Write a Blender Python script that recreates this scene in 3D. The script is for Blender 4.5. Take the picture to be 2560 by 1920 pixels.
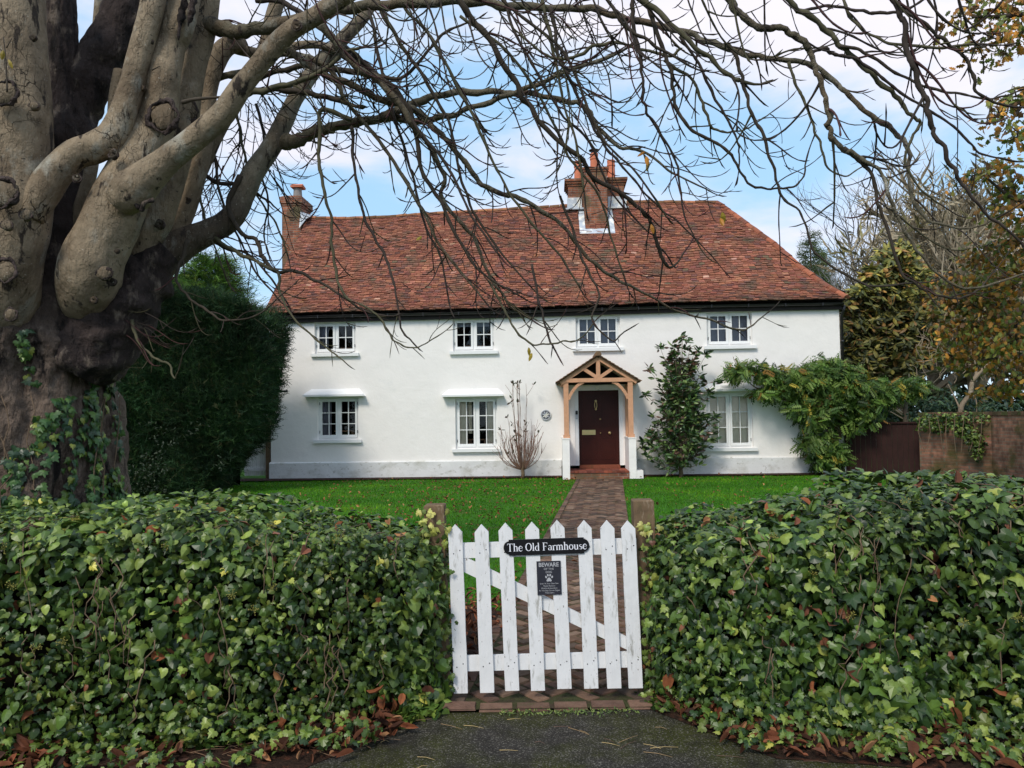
import bpy, math, random
import numpy as np
from math import radians as R, sin, cos, pi
from mathutils import noise as mnoise, Vector
rng = np.random.default_rng(7); random.seed(7)
S = bpy.context.scene
for o in list(bpy.data.objects): bpy.data.objects.remove(o)
COL = S.collection
# ------------------------------------------------------------------ camera
EYE = np.array([0, 0, 1.6]); FPX = 1923.0; PITCH = 2.4; ROLL = -0.85
def _rx(a): c, s = cos(a), sin(a); return np.array([[1,0,0],[0,c,-s],[0,s,c]])
def _ry(a): c, s = cos(a), sin(a); return np.array([[c,0,s],[0,1,0],[-s,0,c]])
def _rz(a): c, s = cos(a), sin(a); return np.array([[c,-s,0],[s,c,0],[0,0,1]])
CM = _rx(R(90+PITCH)) @ _rz(R(ROLL))
cd = bpy.data.cameras.new('camera'); cam = bpy.data.objects.new('camera', cd); COL.objects.link(cam)
cd.sensor_width = 36; cd.lens = 36*FPX/2560; cd.clip_start = 0.05; cd.clip_end = 2000
from mathutils import Matrix
m4 = Matrix([list(CM[i])+[EYE[i]] for i in range(3)]+[[0,0,0,1]])
cam.matrix_world = m4
S.camera = cam
def at(u, v, d):                       # real point whose distance along +Y is d
    q = CM @ np.array([(u-1280)/FPX, -(v-960)/FPX, -1.0]); return EYE + q*(d/q[1])
def proj(P):
    q = (np.asarray(P)-EYE) @ CM; return np.stack([1280+FPX*q[...,0]/-q[...,2], 960-FPX*q[...,1]/-q[...,2]], -1)
# ------------------------------------------------------------------ world, sun, exposure
SUN_EL, SUN_AZ = 46, 208               # azimuth: direction the sun stands in, clockwise from +Y
W = bpy.data.worlds.new('World'); S.world = W; W.use_nodes = True
nt = W.node_tree; N = nt.nodes; L = nt.links; N.clear()
def nd(nt, t, **k):
    n = nt.nodes.new(t)
    for a, b in k.items():
        if a.startswith('i_'):
            key = a[2:]; key = int(key) if key.isdigit() else key.replace('_', ' ')
            n.inputs[key].default_value = b
        else: setattr(n, a, b)
    return n
out = nd(nt, 'ShaderNodeOutputWorld'); bg = nd(nt, 'ShaderNodeBackground'); bg.inputs[1].default_value = 0.14
sky = nd(nt, 'ShaderNodeTexSky'); sky.sky_type = 'NISHITA'; sky.sun_disc = False
sky.sun_elevation = R(SUN_EL); sky.sun_rotation = R(SUN_AZ); sky.air_density = 1.0; sky.dust_density = 0.6; sky.ozone_density = 1.5
tc = nd(nt, 'ShaderNodeTexCoord'); mp = nd(nt, 'ShaderNodeMapping'); mp.inputs['Scale'].default_value = (1.0, 1.0, 2.6); mp.inputs['Location'].default_value = (3.1, 1.7, 0.6)
n1 = nd(nt, 'ShaderNodeTexNoise', i_Scale=2.6, i_Detail=7.0, i_Roughness=0.55, i_Distortion=0.25)
rp = nd(nt, 'ShaderNodeValToRGB'); rp.color_ramp.elements[0].position = 0.39; rp.color_ramp.elements[1].position = 0.64
rp.color_ramp.interpolation = 'EASE'
n2 = nd(nt, 'ShaderNodeTexNoise', i_Scale=5.5, i_Detail=4.0)
cl = nd(nt, 'ShaderNodeMix', data_type='RGBA'); cl.inputs[6].default_value = (4.8, 4.8, 5.7, 1); cl.inputs[7].default_value = (6.1, 5.85, 6.1, 1)
sk2 = nd(nt, 'ShaderNodeMix', data_type='RGBA', blend_type='MIX'); sk2.inputs[0].default_value = 0.72; sk2.inputs[7].default_value = (2.7, 4.5, 6.3, 1)
mx = nd(nt, 'ShaderNodeMix', data_type='RGBA')
L.new(tc.outputs['Generated'], mp.inputs[0]); L.new(mp.outputs[0], n1.inputs[0]); L.new(mp.outputs[0], n2.inputs[0])
L.new(n1.outputs[0], rp.inputs[0]); L.new(n2.outputs[0], cl.inputs[0]); L.new(sky.outputs[0], sk2.inputs[6])
L.new(rp.outputs[0], mx.inputs[0]); L.new(sk2.outputs[2], mx.inputs[6]); L.new(cl.outputs[2], mx.inputs[7])
L.new(mx.outputs[2], bg.inputs[0]); L.new(bg.outputs[0], out.inputs[0])
sd = bpy.data.lights.new('sun', 'SUN'); sd.energy = 2.0; sd.angle = R(14); sd.color = (1.0, 0.93, 0.82)
sun = bpy.data.objects.new('sun', sd); COL.objects.link(sun)
az = R(SUN_AZ); dv = Vector((sin(az)*cos(R(SUN_EL)), cos(az)*cos(R(SUN_EL)), sin(R(SUN_EL))))
sun.rotation_euler = (-dv).to_track_quat('-Z', 'Y').to_euler(); sun.location = (-5, -5, 12)
S.view_settings.view_transform = 'Standard'; S.view_settings.look = 'None'; S.view_settings.gamma = 1
S.view_settings.exposure = 0.36; S.view_settings.use_curve_mapping = False
S.render.engine = 'CYCLES'; S.cycles.max_bounces = 6; S.cycles.transparent_max_bounces = 12
# ------------------------------------------------------------------ mesh helpers
def tag(o, label=None, cat=None, group=None, kind=None):
    if label: o['label'] = label
    if cat: o['category'] = cat
    if group: o['group'] = group
    if kind: o['kind'] = kind
    return o
def thing(name, label, cat, loc=(0,0,0), rz=0, ry=0, group=None):
    o = bpy.data.objects.new(name, None); COL.objects.link(o); o.location = loc; o.rotation_euler = (0, ry, rz)
    o.empty_display_size = 0.1
    return tag(o, label, cat, group)
def frame(o):
    M = _rz(o.rotation_euler[2]) @ _ry(o.rotation_euler[1]); return M, np.array(o.location)
def to_local(o, V):
    M, t = frame(o); return (np.asarray(V)-t) @ M
class MB:
    """collects faces; build() links ONE mesh object"""
    def __init__(s): s.V = []; s.F = []; s.C = []; s.n = 0
    def add(s, V, F, c=None):
        V = np.asarray(V, float).reshape(-1, 3); s.V.append(V)
        F = F if isinstance(F, list) else [F]
        for f in F:
            f = np.asarray(f, int)
            if f.size: s.F.append(f + s.n)
        if c is None: c = (0.5, 0.5, 0.5)
        c = np.asarray(c, float)
        if c.ndim == 1: c = np.broadcast_to(c, (len(V), 3))
        s.C.append(c); s.n += len(V); return s
    def box(s, lo, hi, c=None, M=None, t=None):
        x0, y0, z0 = lo; x1, y1, z1 = hi
        V = np.array([[x0,y0,z0],[x1,y0,z0],[x1,y1,z0],[x0,y1,z0],[x0,y0,z1],[x1,y0,z1],[x1,y1,z1],[x0,y1,z1]], float)
        if M is not None: V = V @ np.asarray(M).T
        if t is not None: V = V + t
        return s.add(V, [[[0,3,2,1],[4,5,6,7],[0,1,5,4],[1,2,6,5],[2,3,7,6],[3,0,4,7]]], c)
    def beam(s, a, b, w, h, up=(0,1,0), c=None):
        a = np.array(a, float); b = np.array(b, float); d = b-a; l = np.linalg.norm(d); d = d/l
        u = np.array(up, float); u -= d*(u@d); u /= np.linalg.norm(u); r = np.cross(d, u)
        M = np.stack([r, u, d], 1); return s.box((-w/2, -h/2, 0), (w/2, h/2, l), c, M, a)
    def tube(s, P, r, k=8, c=None, cap=True, amp=0, fr=4):
        P = np.asarray(P, float); n = len(P); r = np.broadcast_to(np.asarray(r, float), (n,)).copy()
        T = np.gradient(P, axis=0); T /= np.linalg.norm(T, axis=1)[:, None]+1e-9
        u = np.cross(T[0], [0.13, 0.9, 0.31]); u /= np.linalg.norm(u)+1e-9; U = np.empty_like(P)
        for i in range(n):
            u = u - T[i]*(u@T[i]); u /= np.linalg.norm(u)+1e-9; U[i] = u
        B = np.cross(T, U); a = np.arange(k)*2*pi/k
        D = U[:, None]*np.cos(a)[None, :, None] + B[:, None]*np.sin(a)[None, :, None]
        rr = r[:, None]*np.ones(k)[None]
        if amp:
            for i in range(n):
                for j in range(k):
                    q = Vector(P[i]+D[i, j]*r[i]); rr[i, j] *= 1+amp*mnoise.fractal(q*fr, 1.0, 2.0, 4)
        V = (P[:, None]+D*rr[..., None]).reshape(-1, 3)
        i = np.arange(n-1)[:, None]*k; j = np.arange(k)[None]; j2 = (j+1) % k
        F = np.stack([i+j, i+j2, i+k+j2, i+k+j], -1).reshape(-1, 4)
        Fs = [F]
        if cap:
            V = np.vstack([V, P[0], P[-1]]); jj = np.arange(k)
            Fs.append(np.stack([(jj+1) % k, jj, np.full(k, n*k)], -1)); Fs.append(np.stack([(n-1)*k+jj, (n-1)*k+(jj+1) % k, np.full(k, n*k+1)], -1))
        if c is not None and np.ndim(c) == 2 and len(c) == n:
            c = np.repeat(np.asarray(c), k, 0)
            if cap: c = np.vstack([c, c[0], c[-1]])
        return s.add(V, Fs, c)
    def poly_prism(s, pts, y0, y1, c=None):       # pts: (x,z) outline, counter-clockwise seen from -y
        n = len(pts); A = np.array([[x, y0, z] for x, z in pts]); Bk = np.array([[x, y1, z] for x, z in pts])
        i = np.arange(n); q = np.stack([i, i+n, (i+1) % n+n, (i+1) % n], -1)
        s.add(np.vstack([A, Bk]), [q, np.array([list(range(n))]), np.array([list(range(2*n-1, n-1, -1))])], c); return s
    def build(s, name, mat, parent=None, smooth=False, world=False, label=None):
        me = bpy.data.meshes.new(name); V = np.vstack(s.V)
        if parent is not None and world: V = to_local(parent, V)
        me.vertices.add(len(V)); me.vertices.foreach_set('co', V.astype(np.float32).ravel())
        tot = np.concatenate([np.full(len(f), f.shape[1]) for f in s.F]); lv = np.concatenate([f.ravel() for f in s.F])
        me.loops.add(len(lv)); me.loops.foreach_set('vertex_index', lv.astype(np.int32))
        me.polygons.add(len(tot)); st = np.concatenate([[0], np.cumsum(tot)[:-1]])
        me.polygons.foreach_set('loop_start', st.astype(np.int32))
        try: me.polygons.foreach_set('loop_total', tot.astype(np.int32))
        except Exception: pass
        me.polygons.foreach_set('use_smooth', np.full(len(tot), bool(smooth)))
        ca = me.color_attributes.new('Col', 'FLOAT_COLOR', 'POINT'); C = np.vstack(s.C)
        ca.data.foreach_set('color', np.hstack([C, np.ones((len(C), 1))]).astype(np.float32).ravel())
        me.materials.append(mat); me.update(calc_edges=True); me.validate()
        o = bpy.data.objects.new(name, me); COL.objects.link(o)
        if parent is not None: o.parent = parent
        if label: o['label'] = label
        return o
def unit(a): return a/(np.linalg.norm(a, axis=-1, keepdims=True)+1e-9)
def leaves(mb, tmpl, P, Nn, T, size, col, bend=0.0):
    """tmpl = (verts n3 with z out of the leaf, tris, shade n)"""
    tv, tf, ts = tmpl; P = np.asarray(P); n = len(P); Nn = unit(Nn); T = unit(T-Nn*(T*Nn).sum(-1, keepdims=True)); X = np.cross(T, Nn)
    s = np.broadcast_to(size, (n,))[:, None]
    sx = s*(0.85+0.3*rng.random((n, 1)))
    V = P[:, None] + X[:, None]*(tv[None, :, 0:1]*sx[..., None]) + T[:, None]*(tv[None, :, 1:2]*s[..., None]) + Nn[:, None]*(tv[None, :, 2:3]*s[..., None])
    F = (tf[None]+(np.arange(n)*len(tv))[:, None, None]).reshape(-1, tf.shape[1])
    C = (np.asarray(col)[:, None]*ts[None, :, None]).reshape(-1, 3)
    mb.add(V.reshape(-1, 3), F, C)
def fan(half, cz=0.06, fold=-0.12, tipdrop=-0.12, cy=0.38, vein=1.25):
    pts = list(half)+[(-x, y) for x, y in reversed(half) if abs(x) > 1e-6]
    v = [(0, cy, cz)]+[(x, y, fold*abs(x)*1.4+tipdrop*y*y) for x, y in pts]
    n = len(pts); f = [(0, 1+i, 1+(i+1) % n) for i in range(n)]
    sh = [vein]+[1.0]*n
    return np.array(v, float), np.array(f), np.array(sh)
IVY = fan([(0,.1),(.16,-.04),(.44,.03),(.52,.3),(.34,.4),(.36,.62),(.16,.64),(0,1.0)])
IVY3 = fan([(0,.1),(.2,-.02),(.42,.06),(.5,.34),(.26,.5),(.13,.72),(0,1.0)])
HEART = fan([(0,.08),(.2,-.02),(.42,.1),(.47,.38),(.33,.68),(.14,.9),(0,1.0)])
OVAL = fan([(0,0),(.12,.15),(.2,.42),(.14,.75),(0,1.0)], cz=0.05, fold=-.2, tipdrop=-.15)
LANCE = fan([(0,0),(.08,.3),(.09,.6),(0,1.0)], cz=.03)
CURL = fan([(0,0),(.22,.1),(.3,.4),(.2,.75),(0,1.0)], cz=.22, fold=.9, tipdrop=.35, vein=.8)
CURL2 = fan([(0,0),(.10,.1),(.15,.4),(.11,.75),(0,1.0)], cz=.10, fold=1.4, tipdrop=.3, vein=.7)
def oak():
    return fan([(0,0),(.08,.12),(.24,.2),(.14,.33),(.34,.45),(.2,.56),(.33,.72),(.16,.8),(0,1.0)], cz=.04)
OAK = oak()
def pinnate(k=5):
    v = []; f = []; sh = []
    for i in range(k):
        y = .12+.17*i
        for sg in (-1, 1):
            b = len(v); l = .3-.02*abs(i-1.5)
            v += [(0, y, 0), (sg*l*.5, y+.13, -.03), (sg*l*1.1, y+.1, -.1), (sg*l*.55, y-.07, -.03)]
            f += [(b, b+1, b+2), (b, b+2, b+3)]; sh += [.9, 1, 1.1, 1]
    b = len(v); v += [(0, .9, 0), (.06, 1.02, -.02), (0, 1.22, -.1), (-.06, 1.02, -.02)]; f += [(b, b+1, b+2), (b, b+2, b+3)]; sh += [.9, 1, 1.1, 1]
    return np.array(v, float), np.array(f), np.array(sh, float)
PIN = pinnate()
def spray(k=7):
    v = []; f = []; r = random.Random(3)
    for i in range(k):
        y = i*.12; sg = -1 if i % 2 else 1; b = len(v); a = r.uniform(.5, .9)
        v += [(0, y, 0), (sg*.30*a, y+.28, r.uniform(-.06, .06)), (sg*.02, y+.09, .02)]; f += [(b, b+1, b+2)]
    b = len(v); v += [(-.03, .0, 0), (.03, .0, 0), (0, 1.05, -.05)]; f += [(b, b+1, b+2)]
    return np.array(v, float), np.array(f), np.ones(len(v))
SPRAY = spray()
def palette(n, cols, w, var=.18):
    cols = np.array(cols, float); i = rng.choice(len(cols), n, p=np.array(w)/sum(w)); return cols[i]*(1+var*rng.normal(size=(n, 1)).clip(-2, 2))
def smoothpts(P, k=6):                 # Catmull-Rom over any columns
    P = np.asarray(P, float); Q = np.vstack([2*P[0]-P[1], P, 2*P[-1]-P[-2]]); o = []
    for i in range(1, len(Q)-2):
        for t in np.arange(k)/k:
            a, b, c, d = Q[i-1], Q[i], Q[i+1], Q[i+2]
            o.append(.5*((2*b)+(-a+c)*t+(2*a-5*b+4*c-d)*t*t+(-a+3*b-3*c+d)*t**3))
    o.append(P[-1]); return np.array(o)
# ------------------------------------------------------------------ materials
MATS = {}
def mat(name, base=(.5,.5,.5), rough=.7, spec=.5, col_attr=False, noise=None, bump=None, metal=0, mixes=(), sheen=0, trans=0, coords='Object'):
    """noise=(scale, amount) brightness mottling; bump=[(scale,strength,dist)]; mixes=[(colour, scale, lo, hi, stretch)]"""
    m = bpy.data.materials.new(name); m.use_nodes = True; t = m.node_tree; t.nodes.clear(); lk = t.links.new
    o = nd(t, 'ShaderNodeOutputMaterial'); p = nd(t, 'ShaderNodeBsdfPrincipled')
    p.inputs['Roughness'].default_value = rough; p.inputs['Specular IOR Level'].default_value = spec; p.inputs['Metallic'].default_value = metal
    tcn = nd(t, 'ShaderNodeTexCoord').outputs[coords]
    if col_attr: a = nd(t, 'ShaderNodeAttribute', attribute_name='Col'); c = a.outputs[0]
    else: a = nd(t, 'ShaderNodeRGB'); a.outputs[0].default_value = (*base, 1); c = a.outputs[0]
    for (cc, sc, lo, hi, st) in mixes:
        mm = nd(t, 'ShaderNodeMapping'); mm.inputs['Scale'].default_value = st; lk(tcn, mm.inputs[0])
        nn = nd(t, 'ShaderNodeTexNoise', i_Scale=sc, i_Detail=6.0, i_Roughness=.62); lk(mm.outputs[0], nn.inputs[0])
        r = nd(t, 'ShaderNodeMapRange', i_1=lo, i_2=hi); lk(nn.outputs[0], r.inputs[0])
        x = nd(t, 'ShaderNodeMix', data_type='RGBA'); x.inputs[7].default_value = (*cc, 1); lk(r.outputs[0], x.inputs[0]); lk(c, x.inputs[6]); c = x.outputs[2]
    if noise:
        nn = nd(t, 'ShaderNodeTexNoise', i_Scale=noise[0], i_Detail=6.0, i_Roughness=.65); lk(tcn, nn.inputs[0])
        r = nd(t, 'ShaderNodeMapRange', i_1=.25, i_2=.75, i_3=1-noise[1], i_4=1+noise[1]); lk(nn.outputs[0], r.inputs[0])
        x = nd(t, 'ShaderNodeVectorMath', operation='SCALE'); lk(c, x.inputs[0]); lk(r.outputs[0], x.inputs[3]); c = x.outputs[0]
    lk(c, p.inputs['Base Color'])
    nrm = None
    for (sc, stg, dist, st) in (bump or []):
        mm = nd(t, 'ShaderNodeMapping'); mm.inputs['Scale'].default_value = st; lk(tcn, mm.inputs[0])
        nn = nd(t, 'ShaderNodeTexNoise', i_Scale=sc, i_Detail=7.0, i_Roughness=.6); lk(mm.outputs[0], nn.inputs[0])
        b = nd(t, 'ShaderNodeBump', i_Strength=stg, i_Distance=dist); lk(nn.outputs[0], b.inputs['Height'])
        if nrm: lk(nrm, b.inputs['Normal'])
        nrm = b.outputs[0]
    if nrm: lk(nrm, p.inputs['Normal'])
    sh = p.outputs[0]
    if trans:
        tr = nd(t, 'ShaderNodeBsdfTranslucent'); lk(c, tr.inputs[0]); ms = nd(t, 'ShaderNodeMixShader', i_0=trans); lk(sh, ms.inputs[1]); lk(tr.outputs[0], ms.inputs[2]); sh = ms.outputs[0]
    lk(sh, o.inputs[0]); MATS[name] = m; return m
I3 = (1, 1, 1)
M_ivy = mat('ivy_leaf', rough=.4, spec=.42, col_attr=True, noise=(60, .18), trans=.12)
M_leaf = mat('tree_leaf', rough=.5, spec=.35, col_attr=True, trans=.22)
M_matt = mat('conifer_leaf', rough=.7, spec=.2, col_attr=True, trans=.1)
M_dead = mat('dead_leaf', rough=.75, spec=.2, col_attr=True, noise=(40, .25))
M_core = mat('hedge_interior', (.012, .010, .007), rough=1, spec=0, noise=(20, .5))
M_stem = mat('woody_stem', (.16, .11, .07), rough=.85, spec=.15, noise=(30, .35))
M_bark = mat('smooth_bark', rough=.82, spec=.18, col_attr=True, noise=(6, .30),
    mixes=[((.115,.080,.050), 2.3, .46, .70, (1,1,.8)), ((.36,.34,.28), 4.5, .56, .72, (1,1,.6)), ((.42,.38,.31), 55, .64, .70, (1,1,1)), ((.045,.034,.026), 8, .60, .645, (1,1,.3)), ((.05,.04,.03), 26, .64, .68, (.6,.6,1.5))],
    bump=[(5, .8, .09, (1,1,.6)), (20, .9, .035, (1,1,.4)), (70, .7, .010, I3)])
def cracks(m, sc=11.0, w=.026, dark=(.055,.042,.03), zs=.35, lo=.52, hi=.66):
    t = m.node_tree; lk = t.links.new; p = [n for n in t.nodes if n.type == 'BSDF_PRINCIPLED'][0]
    tcn = nd(t, 'ShaderNodeTexCoord'); n0 = nd(t, 'ShaderNodeTexNoise', i_Scale=5.0, i_Detail=5.0); lk(tcn.outputs['Object'], n0.inputs[0])
    a = nd(t, 'ShaderNodeVectorMath', operation='SCALE', i_3=.22); lk(n0.outputs[1], a.inputs[0]); b = nd(t, 'ShaderNodeVectorMath', operation='ADD'); lk(tcn.outputs['Object'], b.inputs[0]); lk(a.outputs[0], b.inputs[1])
    mp = nd(t, 'ShaderNodeMapping'); mp.inputs['Scale'].default_value = (1, 1, zs); lk(b.outputs[0], mp.inputs[0])
    v = nd(t, 'ShaderNodeTexVoronoi', feature='DISTANCE_TO_EDGE', i_Scale=sc); lk(mp.outputs[0], v.inputs[0])
    r1 = nd(t, 'ShaderNodeMapRange', i_1=w, i_2=w*.25); lk(v.outputs[0], r1.inputs[0])
    nm = nd(t, 'ShaderNodeTexNoise', i_Scale=1.7, i_Detail=3.0); lk(tcn.outputs['Object'], nm.inputs[0]); r2 = nd(t, 'ShaderNodeMapRange', i_1=lo, i_2=hi); lk(nm.outputs[0], r2.inputs[0])
    mu = nd(t, 'ShaderNodeMath', operation='MULTIPLY'); lk(r1.outputs[0], mu.inputs[0]); lk(r2.outputs[0], mu.inputs[1])
    old = p.inputs['Base Color'].links[0].from_socket; x = nd(t, 'ShaderNodeMix', data_type='RGBA'); x.inputs[7].default_value = (*dark, 1); lk(mu.outputs[0], x.inputs[0]); lk(old, x.inputs[6]); lk(x.outputs[2], p.inputs['Base Color'])
    bm = nd(t, 'ShaderNodeBump', i_Strength=.8, i_Distance=.02); bm.invert = True; lk(mu.outputs[0], bm.inputs['Height']); o2 = p.inputs['Normal'].links[0].from_socket; lk(o2, bm.inputs['Normal']); lk(bm.outputs[0], p.inputs['Normal'])
cracks(M_bark)
M_rough = mat('fissured_bark', rough=.9, spec=.25, col_attr=True, noise=(8, .5),
    mixes=[((.20,.155,.12), 9, .56, .68, (1,1,.4)), ((.016,.012,.011), 7, .54, .64, (1,1,.3))],
    bump=[(6, 1.0, .12, (1,1,.35)), (22, 1.0, .05, (1,1,.5)), (80, .6, .012, I3)])
M_twig = mat('twig_bark', rough=.8, spec=.2, col_attr=True, noise=(20, .3))
M_render = mat('white_render', (.87, .835, .80), rough=.9, spec=.15, noise=(1.1, .035),
    mixes=[((.70,.70,.70), 1.3, .60, .95, (1,1,1.4)), ((.64,.61,.55), 5, .64, .92, (1,1,.18)), ((.40,.38,.33), 13, .72, .82, (1,1,.5))], bump=[(3, .35, .05, I3), (40, .25, .01, I3)])
M_plinth = mat('plinth_render', (.72, .715, .70), rough=.9, spec=.15, noise=(1.5, .05),
    mixes=[((.50,.49,.44), 2.2, .50, .74, (1,1,1.6)), ((.30,.28,.22), 9, .58, .76, (1,1,1.5)), ((.2,.2,.14), 18, .66, .78, (1,1,1))], bump=[(4, .4, .05, I3), (40, .25, .01, I3)])
M_white = mat('white_paint', (.82, .82, .81), rough=.45, spec=.4, noise=(8, .03))
M_tile = mat('clay_tile', rough=.85, spec=.2, col_attr=True, noise=(14, .28),
    mixes=[((.10,.075,.05), 1.6, .52, .74, I3), ((.34,.20,.12), 5, .62, .8, I3)], bump=[(30, .4, .01, I3)])
M_black = mat('black_paint', (.012, .011, .012), rough=.4, spec=.5)
M_fascia = mat('tarred_board', (.022, .016, .014), rough=.65, spec=.3, noise=(12, .4))
M_oak = mat('pale_oak_timber', (.58, .31, .18), rough=.65, spec=.3, noise=(10, .15),
    mixes=[((.46,.22,.12), 18, .5, .75, (6,6,.7))], bump=[(30, .2, .01, (4,4,.5))])
M_door = mat('maroon_door_paint', (.040, .007, .004), rough=.42, spec=.22, noise=(3, .25))
M_brass = mat('brass', (.62, .47, .22), rough=.35, metal=.9)
M_lead = mat('lead_sheet', (.46, .50, .55), rough=.5, spec=.4, noise=(4, .25), mixes=[((.8,.78,.7), 5, .52, .62, I3)])
M_pot = mat('terracotta', (.55, .17, .085), rough=.8, noise=(6, .25), mixes=[((.2,.08,.06), 5, .6, .8, I3)])
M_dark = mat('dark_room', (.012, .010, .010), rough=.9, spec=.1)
M_curt = mat('beige_fabric', (.85, .76, .60), rough=.9, spec=.1, noise=(3, .12))
M_net = mat('grey_blind', (.24, .24, .29), rough=.9, spec=.1, noise=(4, .2))
M_postw = mat('weathered_post', (.15, .10, .058), rough=.85, spec=.2, noise=(14, .4), mixes=[((.10,.12,.04), 9, .55, .7, (1,1,.4)), ((.35,.28,.2), 30, .6, .72, (1,1,.2))], bump=[(60, .7, .01, (1,1,.12))])
M_gate = mat('weathered_white_paint', (.74, .735, .73), rough=.6, spec=.3, noise=(11, .07),
    mixes=[((.40,.39,.36), 30, .59, .70, (1,1,.22)), ((.16,.13,.10), 85, .655, .70, (1,1,.4)), ((.5,.5,.46), 7, .6, .8, I3)], bump=[(70, .5, .006, (1,1,.15))])
M_signk = mat('black_enamel', (.006, .005, .007), rough=.3, spec=.5)
M_signd = mat('dark_slate_sign', (.022, .022, .032), rough=.5, spec=.4, noise=(30, .2))
M_letter = mat('white_lettering', (.82, .82, .88), rough=.5)
M_letterg = mat('grey_lettering', (.42, .42, .44), rough=.6)
M_paver = mat('clay_paver', rough=.88, spec=.2, col_attr=True, noise=(16, .3), mixes=[((.035,.045,.015), 4, .58, .72, I3)], bump=[(40, .6, .01, I3)])
M_rust = mat('dark_brown_board', (.030, .010, .008), rough=.7, spec=.25, noise=(6, .35), bump=[(8, .3, .02, (6,6,.3))])
M_iron = mat('black_iron', (.02, .02, .025), rough=.5, metal=.5)
M_plaq = mat('plaque_metal', (.13, .13, .15), rough=.5, metal=.3, bump=[(38, 1.0, .03, I3)], noise=(30, .5))
def brickmat(name, c1, c2, mortar, sx, moss=None, coords='Object', rot=(pi/2, 0, 0)):
    m = mat(name, c1, rough=.9, spec=.15); t = m.node_tree; lk = t.links.new
    p = [n for n in t.nodes if n.type == 'BSDF_PRINCIPLED'][0]
    tcn = nd(t, 'ShaderNodeTexCoord'); sep = nd(t, 'ShaderNodeSeparateXYZ'); lk(tcn.outputs[coords], sep.inputs[0])
    ad = nd(t, 'ShaderNodeMath', operation='ADD'); lk(sep.outputs[0], ad.inputs[0]); lk(sep.outputs[1], ad.inputs[1])
    cb = nd(t, 'ShaderNodeCombineXYZ'); lk(ad.outputs[0], cb.inputs[0]); lk(sep.outputs[2], cb.inputs[1])
    ds = nd(t, 'ShaderNodeTexNoise', i_Scale=6.0); lk(tcn.outputs[coords], ds.inputs[0])
    dm = nd(t, 'ShaderNodeVectorMath', operation='SCALE', i_3=.02); lk(ds.outputs[1], dm.inputs[0])
    av = nd(t, 'ShaderNodeVectorMath', operation='ADD'); lk(cb.outputs[0], av.inputs[0]); lk(dm.outputs[0], av.inputs[1])
    bt = nd(t, 'ShaderNodeTexBrick', i_Scale=1.0, i_Mortar_Size=.008, i_Brick_Width=.225, i_Row_Height=.075, i_Bias=-.1, i_Mortar_Smooth=.3)
    bt.inputs['Color1'].default_value = (*c1, 1); bt.inputs['Color2'].default_value = (*c2, 1); bt.inputs['Mortar'].default_value = (*mortar, 1)
    lk(av.outputs[0], bt.inputs[0]); nn = nd(t, 'ShaderNodeTexNoise', i_Scale=7.0, i_Detail=6.0); lk(tcn.outputs[coords], nn.inputs[0])
    r = nd(t, 'ShaderNodeMapRange', i_1=.3, i_2=.7, i_3=.55, i_4=1.35); lk(nn.outputs[0], r.inputs[0])
    x = nd(t, 'ShaderNodeVectorMath', operation='SCALE'); lk(bt.outputs[0], x.inputs[0]); lk(r.outputs[0], x.inputs[3]); c = x.outputs[0]
    if moss:
        n3 = nd(t, 'ShaderNodeTexNoise', i_Scale=1.6, i_Detail=7.0); lk(tcn.outputs[coords], n3.inputs[0]); r3 = nd(t, 'ShaderNodeMapRange', i_1=.48, i_2=.68); lk(n3.outputs[0], r3.inputs[0])
        q = nd(t, 'ShaderNodeMix', data_type='RGBA'); q.inputs[7].default_value = (*moss, 1); lk(r3.outputs[0], q.inputs[0]); lk(c, q.inputs[6]); c = q.outputs[2]
    lk(c, p.inputs['Base Color']); b = nd(t, 'ShaderNodeBump', i_Strength=.6, i_Distance=.01); b.invert = True; lk(bt.outputs[1], b.inputs['Height']); lk(b.outputs[0], p.inputs['Normal'])
    return m
M_brick = brickmat('old_red_brick', (.33,.12,.065), (.16,.07,.05), (.24,.20,.16), 1, moss=(.11,.09,.05))
M_wall = brickmat('garden_wall_brick', (.34,.16,.105), (.18,.095,.07), (.20,.16,.12), 1, moss=(.07,.07,.02))
def groundmat(name, cols, bumps, rough=.9):
    return mat(name, cols[0], rough=rough, spec=.15, mixes=cols[1], noise=cols[2], bump=bumps)
M_lawn = groundmat('lawn_soil', ((.04,.14,.008), [((.10,.085,.03), 1.4, .56, .72, I3), ((.02,.045,.008), 6, .5, .7, I3)], (12, .3)), [(60, .6, .02, I3)])
M_grass = mat('grass_blade', rough=.7, spec=.08, col_attr=True, trans=.25)
M_asph = groundmat('asphalt', ((.036,.032,.028), [((.040,.043,.010), 1.1, .42, .56, I3), ((.15,.14,.12), 110, .55, .61, I3), ((.022,.019,.016), 2.6, .54, .72, I3), ((.020,.018,.015), 75, .55, .62, I3)], (9, .45)), [(180, .9, .008, I3), (40, .4, .01, I3)])
M_soil = groundmat('bare_soil', ((.035,.02,.013), [((.09,.035,.02), 14, .52, .65, I3)], (30, .5)), [(50, 1, .03, I3)])
M_moss = groundmat('mossy_joint', ((.045,.05,.018), [((.05,.035,.022), 5, .45, .6, I3)], (30, .4)), [(80, .8, .01, I3)])
M_cloudhill = mat('far_ground', (.05,.07,.03), rough=1, spec=0, noise=(.05, .3))
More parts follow.
